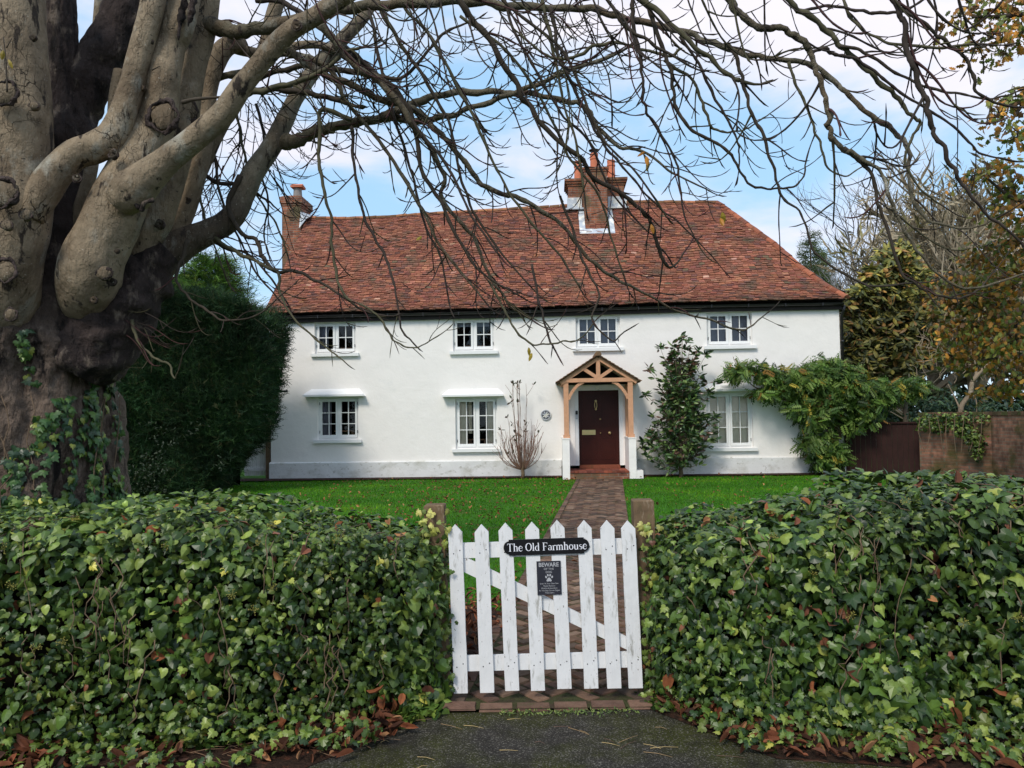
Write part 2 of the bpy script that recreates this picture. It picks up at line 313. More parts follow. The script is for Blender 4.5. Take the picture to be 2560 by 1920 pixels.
def glassmat():
    m = bpy.data.materials.new('window_glass'); m.use_nodes = True; t = m.node_tree; t.nodes.clear()
    o = nd(t, 'ShaderNodeOutputMaterial'); g = nd(t, 'ShaderNodeBsdfGlossy', i_Roughness=.03); tr = nd(t, 'ShaderNodeBsdfTransparent'); f = nd(t, 'ShaderNodeFresnel', i_IOR=1.5)
    nn = nd(t, 'ShaderNodeTexNoise', i_Scale=5.0); b = nd(t, 'ShaderNodeBump', i_Strength=.25, i_Distance=.01); tcn = nd(t, 'ShaderNodeTexCoord')
    t.links.new(tcn.outputs['Object'], nn.inputs[0]); t.links.new(nn.outputs[0], b.inputs['Height']); t.links.new(b.outputs[0], g.inputs['Normal'])
    ms = nd(t, 'ShaderNodeMixShader'); t.links.new(f.outputs[0], ms.inputs[0]); t.links.new(tr.outputs[0], ms.inputs[1]); t.links.new(g.outputs[0], ms.inputs[2]); t.links.new(ms.outputs[0], o.inputs[0])
    return m
M_glass = glassmat()
# ------------------------------------------------------------------ ground
def sheet(name, pts, z, m, n=None):
    b = MB(); b.add([(x, y, z) for x, y in pts], [[list(range(len(pts)))]]); o = b.build(name, m); return tag(o, kind='structure')
def pathx(y): return 0.5+0.131*(y-6.7)
sheet('ground', [(-400,-60),(400,-60),(400,600),(-400,600)], -0.03, M_cloudhill)
sheet('pavement', [(-14,-3),(14,-3),(14,4.27),(-14,4.27)], -0.012, M_asph)
# gentle lawn
b = MB(); xs = np.linspace(-16, 18, 120); ys = np.linspace(4.6, 26, 90)
gx, gy = np.meshgrid(xs, ys)
def lawnz(x, y): return -0.014+0.008*np.sin(x*.9+y*.4)*np.sin(y*.5)
V = np.stack([gx, gy, lawnz(gx, gy)], -1).reshape(-1, 3); nx = len(xs)
ii, jj = np.meshgrid(np.arange(len(xs)-1), np.arange(len(ys)-1)); a = (jj*nx+ii).ravel()
b.add(V, np.stack([a, a+1, a+nx+1, a+nx], -1)); tag(b.build('lawn', M_lawn, smooth=True), kind='structure')
# soil bed just inside the left hedge and along the house
b = MB(); b.add([(-3.5,4.3,.0),(-.42,4.3,.0),(-.1,5.0,.0),(.0,6.3,.0),(-.5,6.7,.0),(-3.5,6.5,.0)], [[[0,1,2,3,4,5]]])
b.add([(.72,4.3,.0),(5.5,4.3,.0),(5.5,5.6,.0),(.82,5.6,.0)], [[[0,1,2,3]]])
b.add([(-5.5,2.9,-.008),(-1.0,3.6,-.008),(-.42,4.28,-.008),(-5.5,4.28,-.008)], [[[0,1,2,3]]])
b.add([(.72,4.28,-.008),(1.2,3.65,-.008),(5.5,2.8,-.008),(5.5,4.28,-.008)], [[[0,1,2,3]]])
tag(b.build('soil_bed', M_soil), kind='structure')
b = MB(); b.add([(-7.5,20.1,.02),(-7.5,21.0,.02),(1.3,20.5,.02),(1.3,19.9,.02)], [[[3,2,1,0]]]); b.add([(3.3,19.75,.02),(9.5,19.4,.02),(9.5,20.2,.02),(3.3,20.4,.02)], [[[0,1,2,3]]])
tag(b.build('border_soil', M_soil), kind='structure')
# brick path: mossy bed + herringbone pavers
b = MB(); P0, P1 = (pathx(4.27), 4.27), (pathx(19.45), 19.45)
b.add([(P0[0]-.56,4.27,.004),(P0[0]+.56,4.27,.004),(P1[0]+.56,P1[1],.004),(P1[0]-.56,P1[1],.004)], [[[0,1,2,3]]])
tag(b.build('path_bed', M_moss), kind='structure')
b = MB()
def paver(b, cx, cy, ang, l=.2, w=.1, z=.013, c=None):
    c = c if c is not None else palette(1, [(.155,.092,.06),(.115,.066,.047),(.20,.13,.09),(.08,.055,.04)], [4,4,1.6,2])[0]
    g = .006; hl, hw = l/2-g, w/2-g; e = .006; A = _rz(ang+random.gauss(0, .02)); zz = z+random.gauss(0, .003)
    V = np.array([[-hl,-hw,-.02],[hl,-hw,-.02],[hl,hw,-.02],[-hl,hw,-.02],[-hl+e,-hw+e,.0],[hl-e,-hw+e,0],[hl-e,hw-e,0],[-hl+e,hw-e,0]])
    V = V+np.array([0,0,zz]); V[4:, 2] += np.array([random.gauss(0, .002) for _ in range(4)])
    V = V @ A.T+np.array([cx, cy, 0]); b.add(V, [[[4,5,6,7],[0,1,5,4],[1,2,6,5],[2,3,7,6],[3,0,4,7]]], c)
pang = -math.atan(.131); ca, sa = cos(pi/4), sin(pi/4)
for i in range(-20, 160):
    for j in range(-90, 135):
        mm = (i-j) % 4
        if mm == 0: X, Y, vert = (i+1)*.1, (j+.5)*.1, False
        elif mm == 2: X, Y, vert = (i+.5)*.1, j*.1, True
        else: continue
        px = X*ca-Y*sa; py = X*sa+Y*ca                       # px across, py along
        if abs(px) > .475 or py < .12 or py > 15.0: continue
        wy = 4.28+py; wx = pathx(wy)+px
        paver(b, wx, wy, pi/4+pang+(pi/2 if vert else 0))
for k in range(74):
    for sg in (-1, 1):
        wy = 4.4+k*.203; 
        if wy > 19.4: break
        paver(b, pathx(wy)+sg*.53, wy, pi/2+pang)
for k in range(6): paver(b, P0[0]-.5+k*.205, 4.315, 0, z=.010, c=palette(1, [(.17,.10,.07),(.13,.075,.055)], [1,1])[0])
tag(b.build('path', M_paver), kind='structure')
# ------------------------------------------------------------------ farmhouse
H = thing('farmhouse', 'long white rendered farmhouse with red clay tile roof', 'house', (0, 20.5, 0), R(-3))
HO = np.array([0, 20.5, 0]); HX = np.array([cos(R(3)), -sin(R(3)), 0]); HN = np.array([-sin(R(3)), -cos(R(3)), 0])
def fac(u, v, off=0):                  # pixel -> (x, z) on the plane `off` metres in front of the facade
    q = CM @ np.array([(u-1280)/FPX, -(v-960)/FPX, -1.0]); O2 = HO+HN*off; t = ((O2-EYE)@HN)/(q@HN); P = EYE+q*t; return float((P-O2)@HX), float(P[2])
def hw(x, y, z): return HO+HX*x-HN*y+np.array([0, 0, z])
UP = [(-5.34,-4.21,3.37,4.22), (-1.57,-.45,3.36,4.24), (1.72,2.89,3.38,4.26), (5.17,6.35,3.37,4.27)]
LO = [(-5.27,-4.15,1.04,2.17), (-1.53,-.41,.75,2.11), (5.11,6.30,.69,2.14)]
DOOR = (1.66, 2.92, .27, 2.33)
WX0, WX1, WT = -6.55, 8.60, 4.32
def wall_holes(holes, x0, x1, z0, z1, T=.3):
    b = MB(); xs = sorted({x0, x1, *[h[0] for h in holes], *[h[1] for h in holes]}); xs = sorted(set(xs)|set(np.arange(x0+.4, x1, .6)))
    zs = sorted({z0, z1, *[h[2] for h in holes], *[h[3] for h in holes]})
    for i in range(len(xs)-1):
        for k in range(len(zs)-1):
            cx, cz = (xs[i]+xs[i+1])/2, (zs[k]+zs[k+1])/2
            if any(h[0] < cx < h[1] and h[2] < cz < h[3] for h in holes): continue
            b.add([(xs[i],0,zs[k]),(xs[i+1],0,zs[k]),(xs[i+1],0,zs[k+1]),(xs[i],0,zs[k+1])], [[[0,1,2,3]]])
    for (a, c, e, f) in holes:
        b.add([(a,0,e),(c,0,e),(c,0,f),(a,0,f),(a,T,e),(c,T,e),(c,T,f),(a,T,f)], [[[0,4,5,1],[1,5,6,2],[2,6,7,3],[3,7,4,0]]])
    return b
b = wall_holes(UP+LO+[DOOR], WX0, WX1, .42, WT)
# sides and back
b.add([(WX0,0,.0),(WX0,8,.0),(WX0,8,WT),(WX0,0,WT),(WX1,0,0),(WX1,8,0),(WX1,8,WT),(WX1,0,WT)], [[[3,2,1,0],[4,5,6,7],[1,2,6,5]]])
b.add([(WX0,-.0,WT),(WX0,8,WT),(WX0-.0,4,7.95)], [[[2,1,0]]])
b.build('wall', M_render, H)
b = MB()
for (a, c) in ((WX0-.03, 1.28), (3.2, WX1+.03)):
    b.add([(a,-.06,0),(c,-.06,0),(c,-.06,.42),(a,-.06,.42),(a,.02,.46),(c,.02,.46),(a,.02,0),(c,.02,0)], [[[0,1,2,3],[3,2,5,4],[0,3,4,6],[1,7,5,2]]])
b.build('plinth', M_plinth, H)
b = MB(); b.box((3.137, -1.09, 0), (3.30, -.05, .2)); b.build('plinth_stub', M_render, H)
# windows
def window(x0, x1, z0, z1, rows, kind, hood, sillw=.07):
    f = MB(); y0 = .09; fw = .05
    f.box((x0,y0,z0),(x0+fw,y0+.07,z1)); f.box((x1-fw,y0,z0),(x1,y0+.07,z1)); f.box((x0+fw,y0,z0),(x1-fw,y0+.07,z0+fw)); f.box((x0+fw,y0,z1-fw),(x1-fw,y0+.07,z1))
    xm = (x0+x1)/2; f.box((xm-.022,y0,z0+fw),(xm+.022,y0+.07,z1-fw))
    fr = f.build('window', M_white, H)
    for (a, c) in ((x0+fw, xm-.022), (xm+.022, x1-fw)):
        m = MB(); y = y0-.025; s = .055; zb, zt = z0+fw+.002, z1-fw-.002; a += .002; c -= .002
        m.box((a,y,zb),(a+s,y+.04,zt)); m.box((c-s,y,zb),(c,y+.04,zt)); m.box((a+s,y,zb),(c-s,y+.04,zb+.075)); m.box((a+s,y,zt-s),(c-s,y+.04,zt))
        mid = (a+c)/2; m.box((mid-.011,y+.006,zb+.075),(mid+.011,y+.036,zt-s))
        gz0, gz1 = zb+.075, zt-s
        for k in range(1, rows):
            zz = gz0+(gz1-gz0)*k/rows
            m.box((a+s,y+.009,zz-.011),(mid-.011,y+.034,zz+.011)); m.box((mid+.011,y+.009,zz-.011),(c-s,y+.034,zz+.011))
        m.build('casement', M_white, fr)
        hx = a-.012 if a < xm-.1 and c < xm+.01 else c+.0
        for zz in (zb+.12, zt-.14): h = MB(); h.box((hx,y-.01,zz),(hx+.012,y+.02,zz+.075)); h.build('hinge', M_iron, fr)
    g = MB(); g.add([(x0+fw,y0+.02,z0+fw),(x1-fw,y0+.02,z0+fw),(x1-fw,y0+.02,z1-fw),(x0+fw,y0+.02,z1-fw)], [[[0,1,2,3]]]); g.build('pane', M_glass, fr)
    s = MB(); s.box((x0-.09,-.09,z0-.085),(x1+.09,y0,z0-.003)); s.build('sill', M_white, fr)
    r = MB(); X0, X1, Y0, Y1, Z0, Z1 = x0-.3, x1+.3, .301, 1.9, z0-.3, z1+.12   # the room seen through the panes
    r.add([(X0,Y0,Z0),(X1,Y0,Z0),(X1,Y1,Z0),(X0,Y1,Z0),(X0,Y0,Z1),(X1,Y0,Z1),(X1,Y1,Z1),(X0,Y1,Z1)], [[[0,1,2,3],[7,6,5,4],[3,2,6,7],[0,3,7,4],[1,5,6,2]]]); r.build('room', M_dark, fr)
    def curt(a, c, za, zb, m, y=.22, k=9, w=.012):
        q = MB(); xs = np.linspace(a, c, 40); V = [(x, y+w*math.sin((x-a)*2*pi*k/(abs(c-a)+1e-6)), z) for z in (za, zb) for x in xs]
        i = np.arange(39); q.add(V, np.stack([i, i+1, i+41, i+40], -1)); q.build('curtain', m, fr, smooth=True)
    if kind == 'left': curt(x0+.03, x0+.32, z0, z1, M_net, k=4)
    if kind == 'blind': curt(x0, x1, z0+(z1-z0)*.0, z1, M_net, k=1, w=.004)
    if kind == 'top': curt(x0, x1, z1-.2, z1, M_net, k=2, w=.004)
    if kind == 'both': curt(x0, x0+.3, z0, z1, M_curt, k=2, w=.01); curt(x1-.28, x1, z0, z1, M_curt, k=2, w=.01); curt(x0+.32, x0+.42, z0+.4, z1, M_curt, k=2, y=.3)
    if kind in ('left', 'both', 'top'):
        q = MB(); q.box((xm-.3,.9,z0-.3),(xm-.22,.98,z0+.2)); q.box((xm+.12,.9,z0-.3),(xm+.2,.98,z0+.2)); q.box((xm-.34,.84,z0+.2),(xm+.24,1.2,z0+.23)); q.build('table', M_oak, fr)
    if kind == 'shutter':
        q = MB(); n = 4; w = (x1-x0-.02)/n
        for i in range(n):
            a = x0+.01+i*w
            q.box((a+.004,.2,z0),(a+w-.004,.22,z1))
            for za, zb in ((z0+.1, z0+.48), (z0+.56, z1-.42), (z1-.34, z1-.1)):
                for d0, d1 in (((a+.05, za), (a+w-.05, za+.012)), ((a+.05, zb-.012), (a+w-.05, zb)), ((a+.05, za+.012), (a+.062, zb-.012)), ((a+w-.062, za+.012), (a+w-.05, zb-.012))): q.box((d0[0],.192,d0[1]),(d1[0],.2,d1[1]))
        q.build('shutter', M_curt, fr)
    if hood:
        hz = z1+.03; a, c = x0-.33, x1+.2
        if kind == 'shutter': a, c = x0-.22, x1+.33
        q = MB(); y1 = -.24; e = .17
        q.add([(a,y1,hz),(c,y1,hz),(c,0,hz),(a,0,hz),(a,y1,hz+.05),(c,y1,hz+.05),(c-e,0,hz+.21),(a+e,0,hz+.21)], [[[3,2,1,0],[0,1,5,4],[4,5,6,7],[0,4,7,3],[1,2,6,5]]]); q.build('window_hood', M_white, fr)
    return fr
for w_, k_ in zip(UP, ('left','top','blind','blind')): window(*w_, 2, k_, False)
for w_, k_ in zip(LO, ('left','both','shutter')): window(*w_, 3, k_, True)
# door
f = MB(); f.box((1.66,.02,.27),(1.755,.28,2.33)); f.box((2.825,.02,.27),(2.92,.28,2.33)); f.box((1.755,.02,2.255),(2.825,.28,2.33))
f.build('door_frame', M_white, H)
d = MB(); d.box((1.757,.14,.285),(2.823,.19,2.253))
for (a, c, za, zb) in ((1.86,2.24,.42,1.0),(2.34,2.72,.42,1.0),(1.86,2.24,1.3,2.1),(2.34,2.72,1.3,2.1)):
    for lo, hi in (((a,.132,za),(c,.141,za+.02)),((a,.132,zb-.02),(c,.141,zb)),((a,.132,za+.02),(a+.02,.141,zb-.02)),((c-.02,.132,za+.02),(c,.141,zb-.02))): d.box(lo, hi)
D = d.build('door', M_door, H)
k = MB(); k.box((1.845,.118,1.075),(2.2,.14,1.205)); k.box((1.89,.110,1.11),(2.155,.118,1.17)); k.build('letterbox', M_brass, D)
def knob(x, z, r, nm):
    k = MB(); P = [(x,.135,z),(x,.12,z),(x,.10,z),(x,.075,z),(x,.068,z)]; k.tube(P, [r*.5, r*.5, r, r*.9, r*.3], 12); k.build(nm, M_brass, D, smooth=True)
knob(2.57, 1.12, .042, 'handle'); knob(2.33, 1.49, .025, 'lock'); knob(2.33, 1.12, .018, 'lock')
k = MB(); k.tube([(2.22,.13,1.97),(2.22,.105,1.97),(2.22,.10,1.97)], [.03,.036,.02], 10); a_ = np.linspace(.3, 2*pi-.3, 14)
k.tube([(2.22+.03*sin(t), .105, 1.86+.1*cos(t)) for t in a_], .010, 6); k.tube([(2.22,.13,1.75),(2.22,.10,1.75)], [.03,.025], 10); k.build('knocker', M_brass, D, smooth=True)
k = MB(); k.box((1.675,-.005,1.62),(1.735,.02,1.72)); k.build('doorbell', M_black, H)
k = MB(); k.box((1.68,-.01,1.5),(1.735,.02,1.615)); k.build('doorbell_plate', M_lead, H)
# porch
for x in (1.39, 3.045):
    b = MB(); b.box((x-.09,-1.1,0),(x+.09,-.0,1.002)); b.box((x-.10,-1.11,1.0),(x+.10,-.0,1.03)); b.build('porch_pier', M_render, H)
for x in (1.415, 3.03):
    p = MB(); p.box((x-.062,-1.02,1.11),(x+.062,-.90,2.43)); p.box((x-.085,-1.045,1.03),(x+.085,-.875,1.11)); p.build('porch_post', M_oak, H)
    p = MB(); p.box((x-.05,-.12,1.03),(x+.05,-.01,2.40)); p.build('porch_wall_post', M_oak, H)
AX, AZ, EX0, EX1, EZ = 2.235, 3.07, 1.28, 3.20, 2.44
t = MB(); t.box((1.30,-1.04,2.43),(3.17,-.92,2.53)); t.box((AX-.05,-1.035,2.53),(AX+.05,-.925,AZ-.06))
for sg, ex in ((-1, EX0), (1, EX1)):
    t.beam((ex,-.98,EZ-.02),(AX+sg*.01,-.98,AZ-.03), .115, .125, up=(0,1,0))
    t.beam((AX+sg*.04,-.98,2.55),(AX+sg*.46,-.98,2.83), .085, .10, up=(0,1,0))
t.box((1.28,-.9,2.36),(1.36,-.02,2.44)); t.box((3.10,-.9,2.36),(3.18,-.02,2.44))
t.build('porch_truss', M_oak, H)
for sg, x in ((1, 1.477), (-1, 2.968)):
    m = MB(); P = []
    for q in np.linspace(0, 1, 10): P.append((x+sg*.38*(1-(1-q)**1.7 if False else q**1.25), -.965, 2.0+.43*(1-(1-q)**1.5)))
    P = np.array(P)
    for i in range(9): m.beam(P[i], P[i+1]+(P[i+1]-P[i])*.12, .075, .09, up=(0,1,0))
    m.build('porch_brace', M_oak, H)
pr = MB()
for sg, ex in ((-1, 1.19), (1, 3.28)):
    pr.add([(ex,-1.1,EZ-.01),(AX,-1.1,AZ+.03),(AX,-.0,AZ+.03),(ex,-.0,EZ-.01),(ex,-1.1,EZ-.035),(AX,-1.1,AZ+.005),(AX,0,AZ+.005),(ex,0,EZ-.035)], [[[0,1,2,3],[7,6,5,4],[0,4,5,1],[0,3,7,4]]], (.13,.075,.04))
    nrow = 11; dx = (AX-ex)/nrow; dz = (AZ-EZ+.04)/nrow; l = math.hypot(dx, dz); ux, uz = dx/l, dz/l; nxx, nzz = (-uz*sg*-1 if False else (uz if sg > 0 else -uz)), abs(ux)
    for r in range(nrow):
        for cidx in range(7):
            y0 = -1.13+cidx*.165-(.08 if r % 2 else 0); y1 = y0+.16
            y0 = max(y0, -1.14); y1 = min(y1, -.005)
            x0, z0 = ex+dx*r-ux*.02, EZ-.01+dz*r-uz*.02; x1, z1 = ex+dx*(r+1.15), EZ-.01+dz*(r+1.15)
            A = np.array([nxx, 0, nzz]); a0 = np.array([x0,0,z0])+A*.034; a1 = np.array([x1,0,z1])+A*.016; b0 = a0-A*.016
            V = [a0+[0,y0,0], a0+[0,y1,0], a1+[0,y1,0], a1+[0,y0,0], b0+[0,y0,0], b0+[0,y1,0], a1-A*.01+[0,y0,0]]
            pr.add(V, [[[0,1,2,3]],[[4,5,1,0]],[[0,3,6,4]]], palette(1, [(.24,.12,.06),(.17,.085,.045),(.12,.085,.04)], [3,3,2])[0])
for k_ in range(4):
    y0 = -1.14+k_*.285; a_ = np.linspace(-.5, pi+.5, 9); V = [(AX+.085*cos(q), y, AZ+.055+.075*sin(q)) for y in (y0, y0+.28) for q in a_]; i = np.arange(8)
    pr.add(V, [np.stack([i, i+1, i+10, i+9], -1), [list(range(9))]], (.26,.15,.08))
pr.build('porch_roof', M_tile, H)
b = MB(); b.add([(1.32,-.04,2.40),(3.14,-.04,2.40),(AX,-.04,AZ-.05)], [[[0,1,2]]]); b.build('porch_underside_shade', M_fascia, H)  # dark sheet standing in for the shade under the porch roof
b = MB(); b.box((2.19,-.12,2.34),(2.33,-.02,2.37)); b.box((2.21,-.11,2.25),(2.31,-.03,2.34)); b.build('porch_lantern', M_lead, H)
# step
b = MB(); b.box((1.482,-1.12,0),(2.953,.02,.155))
sb = b.build('doorstep', M_brick, H)
b = MB()
for i in range(14): b.box((1.486+i*.105,-1.14,.155),(1.486+i*.105+.098,-.95,.20), palette(1, [(.25,.07,.04),(.16,.05,.035)], [1,1])[0])
for j in range(4):
    for i in range(7): b.box((1.486+i*.21,-.945+j*.24,.157),(1.486+i*.21+.2,-.945+j*.24+.232,.197), palette(1, [(.25,.07,.04),(.16,.05,.035)], [1,1])[0])
b.box((1.76,-.12,.2),(2.82,.13,.283),(.22,.07,.04)); b.build('step_bricks', M_paver, H)
# fascia, gutter, downpipe
def ezl(x): return float(np.interp(x, [-6.8, 0, 4.5, 8.7], [4.42, 4.43, 4.475, 4.46]))
f = MB(); g = MB(); xs = np.linspace(WX0-.02, WX1+.06, 30)
for i in range(29):
    a, c = xs[i], xs[i+1]; za, zc = ezl(a), ezl(c)
    f.add([(a,-.1,za-.20),(c,-.1,zc-.20),(c,-.1,zc),(a,-.1,za),(a,.0,za-.2),(c,.0,zc-.2)], [[[0,1,2,3],[4,5,1,0]]])
f.build('fascia', M_fascia, H)
P = [(x, -.175, ezl(x)-.045) for x in xs]; a_ = np.linspace(pi, 2*pi, 9)
V = np.array([[(x, y+.06*cos(q), z+.06*sin(q)) for q in a_] for x, y, z in P]); n_ = len(P); i, j = np.meshgrid(np.arange(n_-1), np.arange(8), indexing='ij'); q_ = (i*9+j).ravel()
g.add(V.reshape(-1, 3), np.stack([q_, q_+1, q_+10, q_+9], -1)); g.tube(P+np.array([0,-.058,.0]), .008, 5)
for x in np.arange(WX0+.4, WX1, .95): g.box((x,-.24,ezl(x)-.115),(x+.03,-.1,ezl(x)-.03))
g.build('gutter', M_black, H)
g = MB(); g.tube([(8.69,-.13,ezl(8.6)-.1),(8.68,-.08,4.2),(8.66,-.0,4.1),(8.66,-.0,.1)], .036, 10)
for z in (3.4, 2.4, 1.4, .5): g.tube([(8.66,0,z),(8.66,0,z+.06)], .045, 10)
g.build('downpipe', M_black, H, smooth=True)
# roof
def rz_(x): return np.interp(x, [-6.85,-5.8,-4.4,-3.4,-1.6,0,2,3.5,6.4], [8.17,8.10,8.10,8.17,8.20,8.26,8.32,8.38,8.28])
def ez_(x): return np.interp(x, [-6.8,-3,0,4.5,8.7], [4.46,4.47,4.47,4.52,4.51])
EY = -.27
def roofP(x, t):
    """x along, t from eave (0) to ridge (1) on the front slope"""
    x = np.asarray(x, float); t = np.asarray(t, float)
    y = EY+(4.0-EY)*t
    prof = t-.022*np.sin(pi*np.clip(t/.5, 0, 1))*1.4
    und = .05*np.sin(x*.8+1.0+t*2)*np.sin(t*3.1)+.03*np.sin(x*1.9+t*5+.6)*np.sin(t*pi)
    z = ez_(x)+(rz_(np.clip(x, -6.85, 6.4))-ez_(x))*prof+und; return np.stack([x, y, z], -1)
def xmin(t): return -6.66-.16*t+.10*np.exp(-t*9)*0-(0)
def xmax(t): return 8.70-(8.70-6.38)*t
T = MB(); NR = 56; gauge = 1/NR
for r in range(-1, NR):
    t0 = max(0, r*gauge)-.004; t1 = min(1, (r+1.35)*gauge); xa, xb = xmin(max(t0, 0)), xmax(max(t0, 0))
    x = xa-(0.08 if r % 2 else 0)+.0
    while x < xb:
        w = .166+random.gauss(0, .004); x0, x1 = max(x, xa)+.0045, min(x+w, xb)-.0045
        if x1-x0 > .03:
            j = random.gauss(0, .0022); sk = random.gauss(0, .004)
            p = roofP([x0, x1, x1, x0], [t0+j+sk*.3, t0+j-sk*.3, t1, t1]); lift = .034+abs(random.gauss(0, .008)); nn = np.array([0, -.70, .71])
            p[0] += nn*(lift+random.gauss(0, .002)); p[1] += nn*(lift+random.gauss(0, .002)); p[2:] += nn*.010
            lo = p[:2]-nn*.026
            pn = mnoise.noise(Vector((x*.9, r*.12, 0))); pn2 = mnoise.noise(Vector((x*.35+5, r*.05, 3)))
            base = np.array([(.265,.100,.060), (.215,.084,.055), (.15,.070,.055), (.31,.128,.08), (.40,.22,.15)])
            wt = np.array([5, 3, 1.3, 1.2, .10]); wt[2] *= max(.15, 1+2.6*pn+1.2*pn2); wt[3] *= max(.2, 1-1.8*pn); c = base[np.random.choice(5, p=wt/wt.sum())] if False else base[rng.choice(5, p=wt/wt.sum())]
            c = c*(1+.16*max(-2, random.gauss(0, 1)))*(1+.12*pn2)*np.array([1, 1+.05*random.gauss(0,1), 1+.05*random.gauss(0,1)])
            if random.random() < .012: c = np.array([.14,.10,.06])
            if t0 < .03 and random.random() < .6: c = c*np.array([.55,.6,.6])
            mid = (p[0]+p[1])/2+nn*.004
            T.add(np.vstack([p, lo]), [[[0,1,2,3],[4,5,1,0],[4,0,3,3],[1,5,2,2]][:2], [[4,0,3],[1,5,2]]], c.clip(.01, .7))
        x += w
RF = T.build('roof', M_tile, H)
u_ = MB(); ts = np.linspace(0, 1, 20); V = []
for t in ts:
    for x in np.linspace(float(xmin(t)), float(xmax(t)), 40): p = roofP(x, t); V.append(p-np.array([0,-.02,.03]))
i, j = np.meshgrid(np.arange(19), np.arange(39), indexing='ij'); q_ = (i*40+j).ravel(); u_.add(V, np.stack([q_, q_+1, q_+41, q_+40], -1))
# rear slope, hipped right end, soffit
u_.add([(-6.82,4,8.15),(6.38,4,8.26),(8.7,8.27,4.5),(-6.66,8.27,4.46)], [[[3,2,1,0]]]); u_.add([(6.38,4,8.26),(8.7,EY,4.48),(8.7,8.27,4.5)], [[[0,1,2]]])
u_.add([(-6.66,EY,4.43),(8.7,EY,4.45),(8.7,0,4.46),(-6.66,0,4.45)], [[[0,1,2,3]]])
u_.add([(-6.66,EY,4.44),(-6.82,4,8.14),(-6.66,8.27,4.44),(-6.60,8.27,4.40),(-6.74,4,8.08),(-6.60,EY,4.40)], [[[0,1,4,5],[1,2,3,4]]])
u_.build('roof_deck', M_fascia, RF)
def halfround(b, A, Bp, r, nseg, up, col):
    A = np.array(A, float); Bp = np.array(Bp, float); d = (Bp-A)/np.linalg.norm(Bp-A); s = np.cross(d, up); s /= np.linalg.norm(s); w = np.cross(s, d); Lg = np.linalg.norm(Bp-A)
    for k in range(nseg):
        a_ = np.linspace(-.15, pi+.15, 9); p0 = A+d*(Lg*k/nseg)+w*random.gauss(0, .006); p1 = A+d*(Lg*(k+.97)/nseg)+w*random.gauss(0, .006)
        V = [p0+s*r*cos(q)+w*r*.8*sin(q) for q in a_]+[p1+s*r*1.06*cos(q)+w*r*.86*sin(q) for q in a_]; i = np.arange(8)
        b.add(V, [np.stack([i, i+1, i+10, i+9], -1), [list(range(8, -1, -1))], [list(range(9, 18))]], palette(1, col, [1]*len(col))[0])
b = MB(); xs = np.linspace(-6.84, 6.36, 11)
for i in range(10):
    halfround(b, (xs[i],4,rz_(xs[i])-.02), (xs[i+1],4,rz_(xs[i+1])-.02), .10, 4, (0,0,1), [(.30,.13,.06),(.24,.11,.055),(.19,.10,.05),(.34,.14,.07)])
b.build('ridge_tiles', M_tile, RF)
b = MB(); hp = [(float(xmax(t)), *roofP(float(xmax(t)), t)[1:]) for t in np.linspace(1, .0, 7)]
for i in range(6): halfround(b, hp[i], hp[i+1], .10, 3, (0.3,-.5,.8), [(.33,.11,.06),(.27,.09,.05),(.2,.075,.05)])
b.build('hip_tiles', M_tile, RF)
# left chimney (outside the gable)
c = MB(); c.box((-7.48,3.5,0),(-6.87,4.5,8.45)); c.box((-7.50,3.48,8.45),(-6.85,4.52,8.52)); c.box((-7.54,3.44,8.52),(-6.81,4.56,8.72))
c.add([(-7.54,3.44,8.72),(-6.81,3.44,8.72),(-6.81,4.56,8.72),(-7.54,4.56,8.72),(-7.42,3.56,8.79),(-6.93,3.56,8.79),(-6.93,4.44,8.79),(-7.42,4.44,8.79)], [[[4,5,6,7],[0,1,5,4],[1,2,6,5],[2,3,7,6],[3,0,4,7]]])
CL = c.build('chimney', M_brick, RF, label='slim brick chimney at the gable end with one capped pot')
p = MB(); p.tube([(-7.10,3.9,8.76),(-7.10,3.9,9.12)], [.15,.125], 14); p.build('chimney_pot', mat('grey_pot', (.22,.2,.18), noise=(8, .3)), H)
p = MB(); p.box((-7.28,3.7,9.115),(-6.9,4.1,9.15)); p.add([(-7.29,3.69,9.16),(-6.89,3.69,9.16),(-6.93,3.9,9.26),(-7.25,3.9,9.26),(-6.89,4.11,9.16),(-7.29,4.11,9.16)], [[[0,1,2,3],[3,2,4,5]],[[0,3,5],[1,4,2]]])
p.build('pot_cap', M_pot, H)
p = MB(); p.add([(-6.862,3.47,8.24),(-6.66,3.47,8.02),(-6.862,3.30,7.66),(-6.862,4.2,8.34),(-6.64,4.2,8.26)], [[[0,2,1]],[[0,1,4,3]]]); p.build('flashing', M_lead, H)
